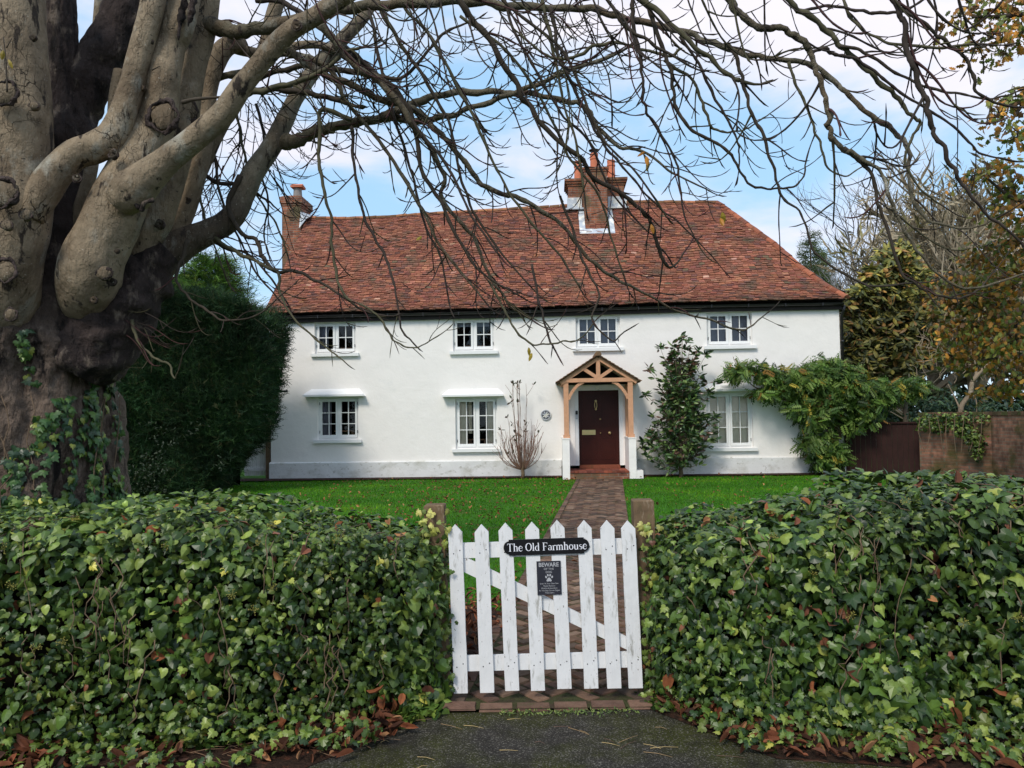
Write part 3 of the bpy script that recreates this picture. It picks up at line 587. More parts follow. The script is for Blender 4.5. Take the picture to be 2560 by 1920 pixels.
# main chimney: central shaft in front of the ridge with two wings
c = MB(); y0 = 3.05
c.box((2.16,y0,6.9),(2.86,4.4,9.10)); c.box((1.68,3.72,7.9),(2.16,4.7,8.93)); c.box((2.86,3.72,7.9),(3.44,4.7,8.93))
for k_, (e, za, zb) in enumerate([(.03,8.86,8.93),(.07,8.93,9.00),(.11,9.00,9.08)]):
    c.box((1.68-e,3.72-e,za+.002),(2.16,4.7+e,zb)); c.box((2.86,3.72-e,za+.002),(3.44+e,4.7+e,zb))
for e, za, zb in ((.03,9.10,9.16),(.06,9.16,9.23)): c.box((2.16-e,y0-e,za),(2.86+e,4.5,zb))
CH = c.build('chimney', M_brick, RF, label='broad brick chimney stack on the ridge carrying three terracotta pots')
for (x, y, z, h, r) in ((2.02,4.1,9.05,.72,.135), (2.53,3.9,9.2,.74,.14), (3.08,4.1,9.05,.72,.135)):
    p = MB(); p.tube([(x,y,z),(x,y,z+.03),(x,y,z+h*.72),(x,y,z+h*.74),(x,y,z+h*.8),(x,y,z+h*.82),(x,y,z+h)], [r*1.05,r,r*.88,r*1.0,r*1.0,r*.88,r*.96], 18); pt = p.build('chimney_pot', M_pot, H)
    if x == 2.53:
        q = MB(); q.tube([(x,y,z+h),(x,y,z+h+.1)], [.10,.10], 10); q.tube([(x,y,z+h+.1),(x,y,z+h+.12),(x,y,z+h+.14)], [.165,.165,.05], 16); q.build('pot_cowl', M_iron, pt)
q = MB()
def rp_(x, t, off): p = roofP(x, t)+np.array([0,-.70,.71])*off; return p
t0 = .665; q.add([rp_(1.98,t0,.04), rp_(3.04,t0,.04), rp_(3.04,t0+.05,.045), rp_(1.98,t0+.05,.045)], [[[0,1,2,3]]])
yb = roofP(2.5, t0+.045)[1]
q.box((2.12,y0-.03,7.15),(2.9,y0-.004,7.36))
for (a, c_) in ((1.98, 2.157), (2.863, 3.04)):
    q.add([rp_(a,t0+.05,.045), rp_(c_,t0+.05,.045), rp_(c_,.96,.045), rp_(a,.96,.045)], [[[0,1,2,3]]])
for (a, c_) in ((1.64, 2.10), (2.92, 3.5)): q.box((a,3.66,8.12),(c_,3.715,8.48)); q.box((a-.05,3.55,8.08),(c_+.05,3.66,8.13))
q.build('flashing', M_lead, H)
# wall lamp bracket at the left end
q = MB(); q.tube([(-6.4,-.45,2.35),(-6.1,-.45,2.35),(-5.93,-.45,2.35)], [.028,.028,.03], 8); q.tube([(-6.45,-.02,2.32),(-6.45,-.45,2.35),(-6.4,-.45,2.35)], .02, 8)
q.tube([(-6.5,-.3,2.35),(-6.4,-.4,2.55),(-6.25,-.45,2.62),(-6.18,-.45,2.55)], .014, 6); q.tube([(-6.47,-.3,2.3),(-6.4,-.4,2.1),(-6.5,-.4,1.95),(-6.6,-.4,1.9)], .012, 6)
o = q.build('wall_bracket', M_iron, H)
# plaque
q = MB(); a_ = np.linspace(0, 2*pi, 33)[:-1]
pc = hw(.89, 0, 1.62); pl = thing('wall_plaque', 'round dark cast plaque on the white wall between bare shrub and porch', 'plaque', tuple(pc), R(-3))
q.tube([(0,-.002,0),(0,-.03,0),(0,-.035,0)], [.135,.135,.12], 32); q.build('disc', M_plaq, pl)
q = MB(); q.tube([(.125*cos(t), -.035, .125*sin(t)) for t in np.append(a_, 0)], .012, 6)
for k_ in range(7):
    t = k_*2*pi/7; q.tube([(.03*cos(t),-.035,.03*sin(t)),(.07*cos(t+.3),-.045,.07*sin(t+.3)),(.10*cos(t+.1),-.035,.10*sin(t+.1))], [.014,.02,.008], 6)
q.tube([(0,-.03,0),(0,-.055,0)], [.03,.012], 8); q.build('relief', M_lead, pl)
# side gate at the left of the house
g = thing('side_gate', 'small white boarded side gate beside the left house corner', 'gate', tuple(hw(-7.4, .3, 0)), R(-3))
b = MB()
for i in range(7): b.box((i*.11,0,.08),(i*.11+.095,.025,1.02+.0))
b.build('boards', M_gate, g); b = MB(); b.box((0,-.03,.2),(.76,-.002,.29)); b.box((0,-.03,.95),(.76,-.002,1.03)); b.build('rail', M_gate, g)
b = MB(); b.beam((.02,-.016,.62),(.74,-.016,.93), .07, .022); b.build('brace', M_gate, g)
b = MB()
for i in range(7): b.box((i*.11+.02,0,1.04),(i*.11+.05,.02,1.3))
b.box((0,-.004,1.3),(.76,.026,1.36)); b.build('trellis', M_gate, g)
b = MB(); b.box((-.055,-.055,0),(.055,.055,1.5)); b.add([(-.06,-.06,1.5),(.06,-.06,1.5),(.06,.06,1.5),(-.06,.06,1.5),(0,0,1.55)], [[[0,1,4],[1,2,4],[2,3,4],[3,0,4]]])
o = b.build('fence_post', M_postw); o.location = tuple(hw(-6.66, .1, 0)); tag(o, 'brown timber post between the small white side gate and house', 'post')
# ------------------------------------------------------------------ garden gate
GL = thing('garden_gate', 'white wooden picket gate with eight pointed pales', 'gate', tuple([at(1153, 1740, 4.42)[0], 4.42, .045]), R(-1.5), R(-1.0))
PX = [0,.149,.290,.435,.584,.735,.863,.983]; PTOP = [.945,.942,.946,.947,.953,.948,.944,.939]; PBOT = [.0,.0,.008,.005,.012,.01,.008,.006]
for x, zt, zb in zip(PX, PTOP, PBOT):
    b = MB(); w = .0395; e = .0; ts_ = -.008+random.gauss(0, .002)
    zs = np.linspace(zb, zt-.045, 9); Vl = []; 
    for k_, z in enumerate(zs): Vl += [(x-w+random.gauss(0,.0006)+ts_*z, z), (x+w+random.gauss(0,.0006)+ts_*z, z)]
    outline = [Vl[2*k_+1] for k_ in range(9)]+[(x+ts_, zt)]+[Vl[2*k_] for k_ in range(8, -1, -1)]
    b.poly_prism([(a, c) for a, c in outline], -.02, .0); o = b.build('picket', M_gate, GL)
    n = MB()
    for zz in (.155, .79):
        for dx in (-.018, .018): n.tube([(x+dx,-.0195,zz+dx*.5),(x+dx,-.0215,zz+dx*.5)], .0035, 6)
    n.build('nail', M_iron, o)
b = MB(); b.box((-.035,.001,.75),(1.02,.024,.835)); b.build('rail', M_gate, GL); b = MB(); b.box((-.035,.001,.115),(1.02,.024,.2)); b.build('rail', M_gate, GL)
b = MB(); b.poly_prism([(.0,.69),(.97,.20),(1.02,.20),(1.02,.245),(.06,.749),(.0,.749)], .003, .021); b.build('brace', M_gate, GL)
for z_ in (.77, .14): b = MB(); b.box((-.05,.0245,z_),(.2,.03,z_+.04)); b.build('hinge', M_iron, GL)
# signs
def place(x, z, yoff=-.022):
    M, t = frame(GL); return tuple(M @ np.array([x, yoff, z])+t)
def text_mesh(body, size, extr, off=0, bold=0):
    c = bpy.data.curves.new('t', 'FONT'); c.body = body; c.size = size; c.extrude = extr; c.align_x = 'CENTER'; c.align_y = 'CENTER'; c.offset = bold
    o = bpy.data.objects.new('t', c); COL.objects.link(o); bpy.context.view_layer.update()
    dg = bpy.context.evaluated_depsgraph_get(); me = bpy.data.meshes.new_from_object(o.evaluated_get(dg)); bpy.data.objects.remove(o); return me
def add_text(b, body, size, x, z, y, width=None, bold=0, hs=1.0):
    me = text_mesh(body, size, .0006, bold=bold); V = np.array([v.co[:] for v in me.vertices]);
    if width: V[:, 0] *= width/(V[:, 0].max()-V[:, 0].min())
    W_ = np.stack([V[:, 0]+x, y-V[:, 2], V[:, 1]*hs+z], -1)
    by = {}
    for p in me.polygons: by.setdefault(len(p.vertices), []).append(list(p.vertices))
    b.add(W_, [np.array(v) for v in by.values()]); bpy.data.meshes.remove(me)
SC = place(.509, .808)
sg_ = thing('name_sign', 'black sign with rounded ends on the gate reading The Old Farmhouse', 'sign', SC, R(-1.5), R(-1.3))
hw_, hh = .212, .0445; o_ = [(-hw_,-hh),(hw_,-hh),(hw_,-hh+.009)]+[(hw_+.030*cos(t), .0355*sin(t)) for t in np.linspace(-pi/2, pi/2, 14)]+[(hw_,hh-.009),(hw_,hh),(-hw_,hh),(-hw_,hh-.009)]+[(-hw_-.030*cos(t), .0355*sin(t)) for t in np.linspace(pi/2, -pi/2, 14)]+[(-hw_,-hh+.009)]
b = MB(); b.poly_prism(o_, -.006, .0); b.build('plate', M_signk, sg_)
# serif lettering drawn as strokes: (points, widths); unit = x-height 0.62, cap height 1
def arc(cx, cz, rx, rz, a0, a1, n=14): return [(cx+rx*cos(R(t)), cz+rz*sin(R(t))) for t in np.linspace(a0, a1, n)]
K, t_ = .13, .05
def st(x, z0, z1): return ([(x, z0), (x, z1)], [K, K])
def sf(x, z, w=.16): return ([(x-w, z), (x+w, z)], [.045, .045])
GLY = {
 'T': (.78, [st(.37,0,.98), sf(.37,.022), ([(.03,.96),(.71,.96)],[.055,.055]), ([(.045,.97),(.035,.78)],[.05,.02]), ([(.695,.97),(.705,.78)],[.05,.02])]),
 'h': (.66, [st(.14,0,.98), sf(.14,.022,.13), ([(.02,.95),(.14,.98)],[.03,.05]), (arc(.32,.44,.17,.19,165,0), [.05]+[.07]*6+[.11]*6+[K]), st(.49,0,.45), sf(.49,.022,.13)]),
 'e': (.58, [(arc(.29,.32,.225,.315,10,330,22), [.04]+[.06]*4+[.09]*4+[.13]*6+[.09]*4+[.05]*3), ([(.08,.37),(.50,.37)],[.045,.045])]),
 'O': (.86, [(arc(.42,.49,.335,.475,90,450,40), list(.055+.085*np.abs(np.cos(np.linspace(pi/2, 5*pi/2, 40)))))]),
 'l': (.34, [st(.16,0,.98), sf(.16,.022,.13), ([(.03,.95),(.16,.98)],[.03,.05])]),
 'd': (.66, [(arc(.30,.31,.225,.29,60,300,22), [.05]*4+[.09]*4+[.13]*6+[.09]*4+[.05]*4), st(.47,0,.98), ([(.35,.95),(.47,.98)],[.03,.05]), ([(.47,.03),(.61,.03)],[.05,.03])]),
 'F': (.70, [st(.18,0,.98), sf(.18,.022,.15), sf(.15,.96,.12), ([(.15,.957),(.62,.957)],[.055,.055]), ([(.61,.97),(.63,.76)],[.05,.02]), ([(.18,.51),(.48,.51)],[.05,.05]), ([(.475,.61),(.475,.41)],[.035,.035])]),
 'a': (.56, [(arc(.26,.47,.16,.135,160,0), [.09]+[.07]*6+[.09]*7), st(.42,.04,.47), ([(.42,.05),(.54,.03)],[.06,.03]), (arc(.25,.18,.17,.15,80,330,16), [.04]*4+[.10]*6+[.05]*6)]),
 'r': (.46, [st(.15,0,.56), sf(.15,.022,.13), ([(.02,.58),(.15,.60)],[.03,.05]), (arc(.34,.42,.17,.18,170,50,8), [.05,.05,.06,.07,.09,.10,.11,.08])]),
 'm': (.98, [st(.14,0,.56), sf(.14,.022,.12), ([(.02,.58),(.14,.60)],[.03,.05]), (arc(.31,.44,.16,.18,165,0), [.05]+[.07]*6+[.11]*6+[K]), st(.47,0,.45), sf(.47,.022,.11), (arc(.65,.44,.16,.18,165,0), [.05]+[.07]*6+[.11]*6+[K]), st(.81,0,.45), sf(.81,.022,.12)]),
 'o': (.62, [(arc(.30,.315,.225,.295,90,450,32), list(.05+.075*np.abs(np.cos(np.linspace(pi/2, 5*pi/2, 32)))))]),
 'u': (.66, [st(.14,.16,.61), ([(.02,.60),(.14,.60)],[.04,.04]), (arc(.31,.18,.17,.17,180,350), [K]+[.11]*6+[.07]*6+[.05]), st(.49,.0,.61), ([(.38,.60),(.49,.60)],[.04,.04]), ([(.49,.03),(.61,.03)],[.05,.03])]),
 's': (.48, [(arc(.24,.46,.14,.135,30,255,12)+arc(.24,.165,.16,.145,75,-150,12), [.04]*3+[.06]*4+[.09]*4+[.12]*4+[.09]*4+[.05]*5)]),
 ' ': (.30, [])}
def strokes(b, text, x0, z0, sc, y):
    x = x0
    for ch in text:
        w, ss = GLY[ch]
        for li, (pts, wd) in enumerate(ss):
            P = np.array(pts, float); wd = np.array(wd, float); wd = np.interp(np.linspace(0, 1, len(P)), np.linspace(0, 1, len(wd)), wd)
            T_ = np.gradient(P, axis=0); T_ /= np.linalg.norm(T_, axis=1)[:, None]+1e-9; Nn = np.stack([-T_[:, 1], T_[:, 0]], 1)
            A = (P+Nn*wd[:, None]/2)*sc; Bq = (P-Nn*wd[:, None]/2)*sc; yy = y-.00012*li; n = len(P)
            V = [(x+a[0], yy, z0+a[1]) for a in A]+[(x+a[0], yy, z0+a[1]) for a in Bq]; i = np.arange(n-1)
            b.add(V, np.stack([i+n, i+n+1, i+1, i], -1))
        x += w*sc
    return x
tw = sum(GLY[c][0] for c in 'The Old Farmhouse'); sc_ = .452/tw
b = MB(); strokes(b, 'The Old Farmhouse', -.222, -.021, sc_, -.0068); b.build('lettering', M_letter, sg_)
b = MB()
for x in (-.234, .234): b.tube([(x,-.006,0),(x,-.0085,0)], .0025, 8)
b.build('screw', M_iron, sg_)
WS = place(.518, .632)
ws = thing('warning_sign', 'small dark sign on the gate reading Beware of the Dog with paw print', 'sign', WS, R(-1.5), R(-1.0))
b = MB(); b.box((-.068,-.004,-.094),(.068,.0,.094)); b.build('plate', M_signd, ws)
b = MB(); add_text(b, 'BEWARE', .030, 0, .073, -.005, width=.112, bold=.0005, hs=1.05); add_text(b, 'OF THE', .0155, 0, .050, -.005, width=.056); add_text(b, 'DOG', .0155, 0, .0325, -.005, width=.034)
for i, (s_, w_) in enumerate((('Enter At Your Own Risk', .104), ('Please Remove', .066), ('Mobiles & Jewellery', .090), ('As The Dog Cannot Digest', .118), ('These Items', .052))):
    add_text(b, s_, .0105, 0, -.0315-.0129*i, -.005, width=w_)
def blob(b, cx, cz, rx, rz, rot=0, n=18):
    t = np.linspace(0, 2*pi, n+1)[:-1]; X = rx*np.cos(t); Z = rz*np.sin(t); V = [(cx+X[i]*cos(rot)-Z[i]*sin(rot), -.0052, cz+X[i]*sin(rot)+Z[i]*cos(rot)) for i in range(n)]; b.add(V, [[list(range(n))]])
for (x, z, a) in ((-.0165,.0055,.35),(-.0062,.0155,.12),(.0068,.0155,-.12),(.0175,.0055,-.35)): blob(b, x, z, .0048, .0072, a)
pad = [(-.0135,-.0185),(-.008,-.0205),(0,-.0175),(.008,-.0205),(.0135,-.0185),(.0145,-.0125),(.010,-.006),(.006,.0005),(0,.003),(-.006,.0005),(-.010,-.006),(-.0145,-.0125)]
b.add([(x, -.0052, z) for x, z in pad]+[(0,-.0052,-.008)], [[[12, i, (i+1) % 12] for i in range(12)]])
b.build('lettering', M_letterg, ws)
# gate posts
for (x0, x1, ztop, lab) in ((-.505,-.388,1.09,'weathered timber post left of the gate with yellow ivy on top'), (.700,.818,1.10,'weathered timber post right of the gate, tall and squared')):
    p = thing('gate_post', lab, 'post', ((x0+x1)/2, 4.50, 0), R(-1.5), R(-.6), group='timber posts of the garden gate'); h = (x1-x0)/2
    b = MB(); zs = np.linspace(0, ztop, 12); V = []
    for z in zs: V += [(sx*h+random.gauss(0,.001), sy*h+random.gauss(0,.001), z) for sx, sy in ((-1,-1),(1,-1),(1,1),(-1,1))]
    V += [(sx*(h-.006), sy*(h-.006), ztop+.006) for sx, sy in ((-1,-1),(1,-1),(1,1),(-1,1))]
    F = [[k_*4+i, k_*4+(i+1) % 4, k_*4+4+(i+1) % 4, k_*4+4+i] for k_ in range(12) for i in range(4)]+[[48,49,50,51]]
    b.add(V, [F]); b.build('timber', M_postw, p)
# ------------------------------------------------------------------ ivy hedges
IVC = [(.030,.060,.010),(.060,.106,.017),(.114,.164,.028),(.18,.23,.045),(.019,.043,.011),(.25,.27,.05),(.44,.40,.07),(.16,.06,.028)]
def hedge_profile(side):
    if side < 0:
        xe, xo = -.44, -5.0
        yf = lambda x: np.interp(-x, [.44,.52,.9,1.3,2.0,3.2,5], [4.36,4.22,4.02,3.92,3.8,3.62,3.45])
        zt = lambda x: np.interp(-x, [.44,.6,.9,1.25,1.6,2.0,2.6,3.3,5], [.93,.95,.99,1.03,1.10,1.12,1.08,1.0,1.0])
    else:
        xe, xo = .80, 5.4
        yf = lambda x: np.interp(x, [.8,.9,1.2,1.7,2.6,5.4], [4.34,4.18,4.0,3.9,3.8,3.6])
        zt = lambda x: np.interp(x, [.8,1.2,1.6,2.0,2.7,3.3,5.4], [.90,.98,1.06,1.15,1.20,1.08,1.05])
    yb = lambda x: 5.0+0*x
    return xe, xo, yf, zt, yb
def hedge_pt(pr, x, s, inset=0):
    """s in 0..1: 0 front foot, ~.55 front shoulder, 1 top back"""
    xe, xo, yf, zt, yb = pr; f = yf(x)+.0; top = zt(x)-inset*.6; bk = yb(x)
    d = np.abs(x-xe); k_ = np.clip(d/.16, 0, 1); top = top-.05*(1-k_)
    # polyline: foot -> belly -> shoulder -> top -> back edge
    ps = np.array([0, .08, .3, .5, .6, .7, 1.0])
    oy = None
    oz = [0, .06, .44, .86, .97, 1.0, 1.0]
    def ip(a): return np.interp(s, ps, a)
    ry = ip([.0,.0,.0,.06,.16,.32,None][:6]+[0]) if False else None
    z = ip(oz)*top+.0
    yrel = np.interp(s, [0,.08,.3,.5,.58,.7], [.07,.01,.0,.03,.10,.34])
    y = np.where(s < .7, f+yrel+inset, f+.34+inset+(bk-f-.34-inset)*(s-.7)/.3)
    y = np.minimum(y, bk); return np.stack([x, y, z], -1)
def bumpy(P, amp=.085):
    return np.array([amp*(mnoise.fractal(Vector(p*2.6), 1.0, 2.0, 3)) for p in P])
def build_hedge(side, label, n):
    pr = hedge_profile(side); xe, xo, yf, zt, yb = pr
    h = thing('ivy_hedge', label, 'hedge', (xe+side*1.5, 4.3, 0))
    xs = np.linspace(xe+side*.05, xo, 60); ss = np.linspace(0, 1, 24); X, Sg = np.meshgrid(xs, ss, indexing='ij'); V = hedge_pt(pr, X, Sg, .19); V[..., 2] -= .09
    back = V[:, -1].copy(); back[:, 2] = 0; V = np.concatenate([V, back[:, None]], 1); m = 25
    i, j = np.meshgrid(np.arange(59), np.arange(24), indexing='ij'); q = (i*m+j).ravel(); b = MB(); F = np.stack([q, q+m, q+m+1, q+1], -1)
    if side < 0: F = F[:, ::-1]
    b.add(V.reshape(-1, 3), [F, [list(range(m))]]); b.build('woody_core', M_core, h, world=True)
    # leaf shell
    x = xe+side*(rng.random(n)**1.25)*abs(xo-xe)*.80; s = rng.random(n)*1.0
    P = hedge_pt(pr, x, s); e = 1e-2; dx = hedge_pt(pr, x+e, s)-P; ds = hedge_pt(pr, x, s+e)-P; Nn = unit(np.cross(dx, ds)); Nn *= np.where((Nn[:, 1] > .2) | (Nn[:, 2] < -.2), -1, 1)[:, None]
    nc = int(n*.13)                       # end face beside the gate
    yc = rng.random(nc); zc = rng.random(nc); s2 = zc*.62; Pc = hedge_pt(pr, np.full(nc, xe), s2); Pc[:, 1] += yc*(5.0-Pc[:, 1]); Pc[:, 0] = xe-side*.0+side*rng.random(nc)*.04; Nc = np.tile([-side*1.0, -.35, .1], (nc, 1))
    P = np.vstack([P, Pc]); Nn = np.vstack([Nn, Nc]); tot = len(P)
    big = bumpy(P); dep = rng.random(tot)**1.3*.15; P = P+unit(Nn)*(big-dep+.02)[:, None]; P[:, 2] = np.maximum(P[:, 2], .02)
    N2 = unit(Nn+rng.normal(size=(tot, 3))*.62+np.array([0, -.1, .34])); Td = rng.normal(size=(tot, 3))*.6+np.array([0, -.25, -.9])
    tone = np.array([mnoise.noise(Vector(p*1.7+7)) for p in P])
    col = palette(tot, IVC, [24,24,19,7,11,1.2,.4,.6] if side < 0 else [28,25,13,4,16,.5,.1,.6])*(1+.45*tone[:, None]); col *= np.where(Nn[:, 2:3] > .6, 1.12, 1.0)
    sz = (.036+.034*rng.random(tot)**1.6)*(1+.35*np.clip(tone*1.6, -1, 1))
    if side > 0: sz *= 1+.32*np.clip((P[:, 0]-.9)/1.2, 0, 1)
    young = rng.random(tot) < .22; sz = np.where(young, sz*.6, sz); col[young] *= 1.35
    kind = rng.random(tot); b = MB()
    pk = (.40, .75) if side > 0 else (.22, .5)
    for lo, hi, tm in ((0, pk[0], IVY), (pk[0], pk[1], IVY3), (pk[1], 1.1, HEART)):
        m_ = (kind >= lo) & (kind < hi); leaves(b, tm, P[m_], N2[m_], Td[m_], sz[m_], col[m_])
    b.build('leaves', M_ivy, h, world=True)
    # climbing stems and caught dead leaves
    b = MB()
    for _ in range(70):
        x0 = xe+side*random.random()*3.2; s0 = random.uniform(.05, .6); pts = []
        for k_ in range(9):
            x0 += random.gauss(0, .02); s0 += .022+random.gauss(0, .01); p = hedge_pt(pr, np.array(x0), np.array(s0)); p = p+np.array([0, -.02+random.gauss(0, .008), 0]); pts.append(p)
        b.tube(pts, random.uniform(.0015, .004), 4)
    b.build('stems', M_stem, h, world=True, smooth=True)['kind'] = 'stuff'
    nd_ = 110 if side < 0 else 150; x = xe+side*rng.random(nd_)*3.0; s = rng.random(nd_)**2.2*.9; P = hedge_pt(pr, x, s)+np.array([0, .015, 0]); b = MB()
    leaves(b, CURL, P, rng.normal(size=(nd_, 3))+np.array([0,-1,.5]), rng.normal(size=(nd_, 3)), (.035+.05*rng.random(nd_))*(1.0+.3*(s < .2)), palette(nd_, [(.22,.075,.03),(.15,.055,.03),(.30,.14,.06)], [2,2,1]))
    b.build('caught_dead_leaves', M_dead, h, world=True)['kind'] = 'stuff'
    # flower heads (little yellow-green globes on stalks)
    b = MB()
    for _ in range(26 if side < 0 else 16):
        x0 = xe+side*(.4+random.random()*2.6); p = hedge_pt(pr, np.array(x0), np.array(random.uniform(.3, .75)))+np.array([0, -.05, .02])
        for k_ in range(16):
            d_ = unit(rng.normal(size=3)+np.array([0, -.5, .4])); q = p+d_*.022; b.tube([p, q, q+d_*.003, q+d_*.006], [.0006,.0006,.0035,.001], 4, c=(.30,.27,.06))
    b.build('flower_heads', M_leaf, h, world=True)['kind'] = 'stuff'
    return h
HL = build_hedge(-1, 'clipped ivy hedge left of the gate with small rounded leaves', 16500)
HR = build_hedge(1, 'clipped ivy hedge right of the gate with larger lobed leaves', 15500)
# ivy trailing over the two gate posts, belongs to the hedges
for sd_, xc, hh_ in ((-1, -.47, HL), (1, .80, HR)):
    n = 260; P = np.stack([xc-sd_*.02+rng.normal(size=n)*.045, 4.42+rng.random(n)*.12-.05, rng.random(n)*1.08], -1); P[:, 0] += np.where(P[:, 2] < .55, -sd_*.05*rng.random(n), 0)
    keep = ~((sd_ > 0) & (P[:, 2] > .98)); P = P[keep]; n = len(P)
    col = palette(n, IVC, [16,26,24,12,6,6,2,1]); top = (P[:, 2] > .93); col[top] = palette(int(top.sum()), [(.45,.42,.12),(.35,.36,.08),(.2,.26,.06)], [1,1,1])
    b = MB(); leaves(b, IVY, P, np.array([0,-1,.3])+rng.normal(size=(n, 3))*.5, np.array([0,-.2,-1])+rng.normal(size=(n, 3))*.6, .03+.02*rng.random(n), col); b.build('trailing_leaves', M_ivy, hh_, world=True)
# ground ivy + leaf litter at the hedge feet
def litter():
    b = MB(); n = 3600; u = rng.random(n); side = rng.choice([-1, 1], n); prL, prR = hedge_profile(-1), hedge_profile(1)
    x = np.where(side < 0, -.44-u*3.2, .8+u*3.2); yf = np.where(side < 0, prL[2](x), prR[2](x)); P = np.stack([x, yf+.14-rng.random(n)**1.7*.50*np.clip(u*8+.25, 0, 1), .005+rng.random(n)*.03], -1); kp_ = np.array([mnoise.noise(Vector((a*1.9, b_*3, 4))) > (-.18 if a > 0 else .0) for a, b_ in zip(P[:, 0], P[:, 1])]); P = P[kp_]; n = len(P)
    n2 = 420; P2 = np.stack([-.5+1.4*rng.random(n2), 4.6+2.2*rng.random(n2), np.full(n2, .025)], -1); P2[:, 0] = np.where(rng.random(n2) < .6, -.55+.6*rng.random(n2), P2[:, 0]); keep = (np.abs(P2[:, 0]-pathx(P2[:, 1])) > .5) | (rng.random(n2) < .04); P2 = P2[keep]
    P = np.vstack([P, P2]); n = len(P)
    leaves(b, CURL2, P[::2], rng.normal(size=(len(P[::2]), 3))*.6+np.array([0,-.3,1]), rng.normal(size=(len(P[::2]), 3))*[1,1,.2], .05+.05*rng.random(len(P[::2])), palette(len(P[::2]), [(.19,.065,.03),(.11,.042,.022),(.30,.15,.07)], [3,4,1], .3))
    P = P[1::2]; n = len(P)
    leaves(b, CURL, P, rng.normal(size=(n, 3))*.6+np.array([0,-.3,1]), rng.normal(size=(n, 3))*[1,1,.2], .028+.06*rng.random(n)**1.8, palette(n, [(.17,.055,.025),(.10,.038,.02),(.27,.13,.06),(.05,.024,.016)], [3,4,1.0,4], .3))
    for _ in range(140):
        sdx = random.choice([-1, 1]); x = (-.5-random.random()*2.4) if sdx < 0 else (.85+random.random()*2.4); y = float((prL if sdx < 0 else prR)[2](x))-random.random()*.25; a = random.uniform(-.7, .7); l = random.uniform(.06, .22)
        b.tube([(x,y,.006),(x+l*cos(a)*.5,y+l*sin(a)*.5+random.gauss(0,.008),.012),(x+l*cos(a),y+l*sin(a),.006)], [.0018,.0015,.0008], 4, c=(.20,.12,.07))
    tag(b.build('leaf_litter', M_dead), 'brown dead leaves and twigs lying along the hedge feet', 'leaf litter', kind='stuff')
litter()
def lowivy():
    b = MB(); n = 2100; u = rng.random(n); side = np.where(rng.random(n) < .38, -1, 1); prL, prR = hedge_profile(-1), hedge_profile(1)
    x = np.where(side < 0, -.5-u*2.8, .8+u*2.8); yf = np.where(side < 0, prL[2](x), prR[2](x)); q_ = rng.random(n)**1.3*np.clip(u*8+.25, 0, 1); P = np.stack([x, yf-q_*.40+.06, .02+rng.random(n)*(.16-.13*q_)], -1); kp_ = np.array([mnoise.noise(Vector((a*2.2, b_*4, 1))) > -.12 for a, b_ in zip(P[:, 0], P[:, 1])]); P = P[kp_]; n = len(P)
    leaves(b, IVY, P, rng.normal(size=(n, 3))*.5+np.array([0,-.6,.8]), rng.normal(size=(n, 3))*.8+[0,-.4,-.3], .032+.028*rng.random(n), palette(n, IVC, [14,24,20,9,10,2.5,.6,0]))
    tag(b.build('ground_ivy', M_ivy), 'bright young ivy creeping over the ground at the hedge feet', 'ivy', kind='stuff')
lowivy()
# moss and weeds in the sill joint, straws and twigs on the asphalt
b = MB(); n = 260; P = np.stack([-.1+.75*rng.random(n), 4.235+rng.normal(size=n)*.022, np.full(n, .0)], -1)
leaves(b, OVAL, P, rng.normal(size=(n, 3))*.5+[0,-.3,1], rng.normal(size=(n, 3)), .012+.014*rng.random(n), palette(n, [(.12,.17,.04),(.2,.25,.06),(.07,.11,.03)], [2,1,2])); tag(b.build('weeds', M_leaf), 'tiny green weeds and moss along the brick sill', 'weeds', kind='stuff')
b = MB()
for _ in range(46):
    x = random.uniform(-1.1, 1.6); y = random.uniform(3.25, 4.2); a = random.uniform(-.9, .9); l = random.uniform(.03, .14); c = random.choice([(.30,.2,.1),(.12,.07,.05),(.45,.33,.15)])
    b.tube([(x,y,-.009),(x+l*.5*cos(a),y+l*.5*sin(a)+random.gauss(0,.006),-.004),(x+l*cos(a),y+l*sin(a),-.009)], [.0016,.0013,.0007], 4, c=c)
tag(b.build('fallen_twigs', M_dead), 'thin straws and twigs scattered on the asphalt', 'twigs', kind='stuff')
# ------------------------------------------------------------------ lawn grass and fallen leaves
n = 210000; y = 5.6+(rng.random(n)**1.6)*14.6; x = -7.6+rng.random(n)*17.2
k1 = np.abs(x-pathx(y)) > .575; k1 &= ~((x > -4) & (x < -.05) & (y < 6.55)); k1 &= np.abs(x) < 1+.60*y+.5; k1 &= y < 20.1-.0524*x; x, y = x[k1], y[k1]; o_s = np.lexsort((np.floor(x/.35), np.floor(y/.35))); x, y = x[o_s], y[o_s]; n = len(x)
h = .018+.022*rng.random(n); a = rng.random(n)*2*pi; w = .0035+.0025*(y/10); lx, ly = rng.normal(size=n)*.015, rng.normal(size=n)*.015; z = lawnz(x, y)
patch = np.array([mnoise.noise(Vector((p, q, 0))*.9) for p, q in zip(x[::8], y[::8])]); patch = np.repeat(patch, 8)[:n]
V = np.stack([np.stack([x-w*np.cos(a), y-w*np.sin(a), z], -1), np.stack([x+w*np.cos(a), y+w*np.sin(a), z], -1), np.stack([x+lx, y+ly, z+h], -1)], 1)
gc = palette(n, [(.055,.19,.008),(.085,.26,.012),(.035,.13,.006),(.15,.21,.03)], [5,4,3,.8]); C = np.repeat(gc, 3, 0)
gc = gc*(1+.5*patch[:, None])+np.array([.10,.05,.0])*np.clip(patch[:, None]-.12, 0, 1); C = np.repeat(gc, 3, 0)
b = MB(); b.add(V.reshape(-1, 3), np.arange(3*n).reshape(-1, 3), C); tag(b.build('grass', M_grass), 'short bright green lawn grass between hedge and house', 'grass', kind='stuff')
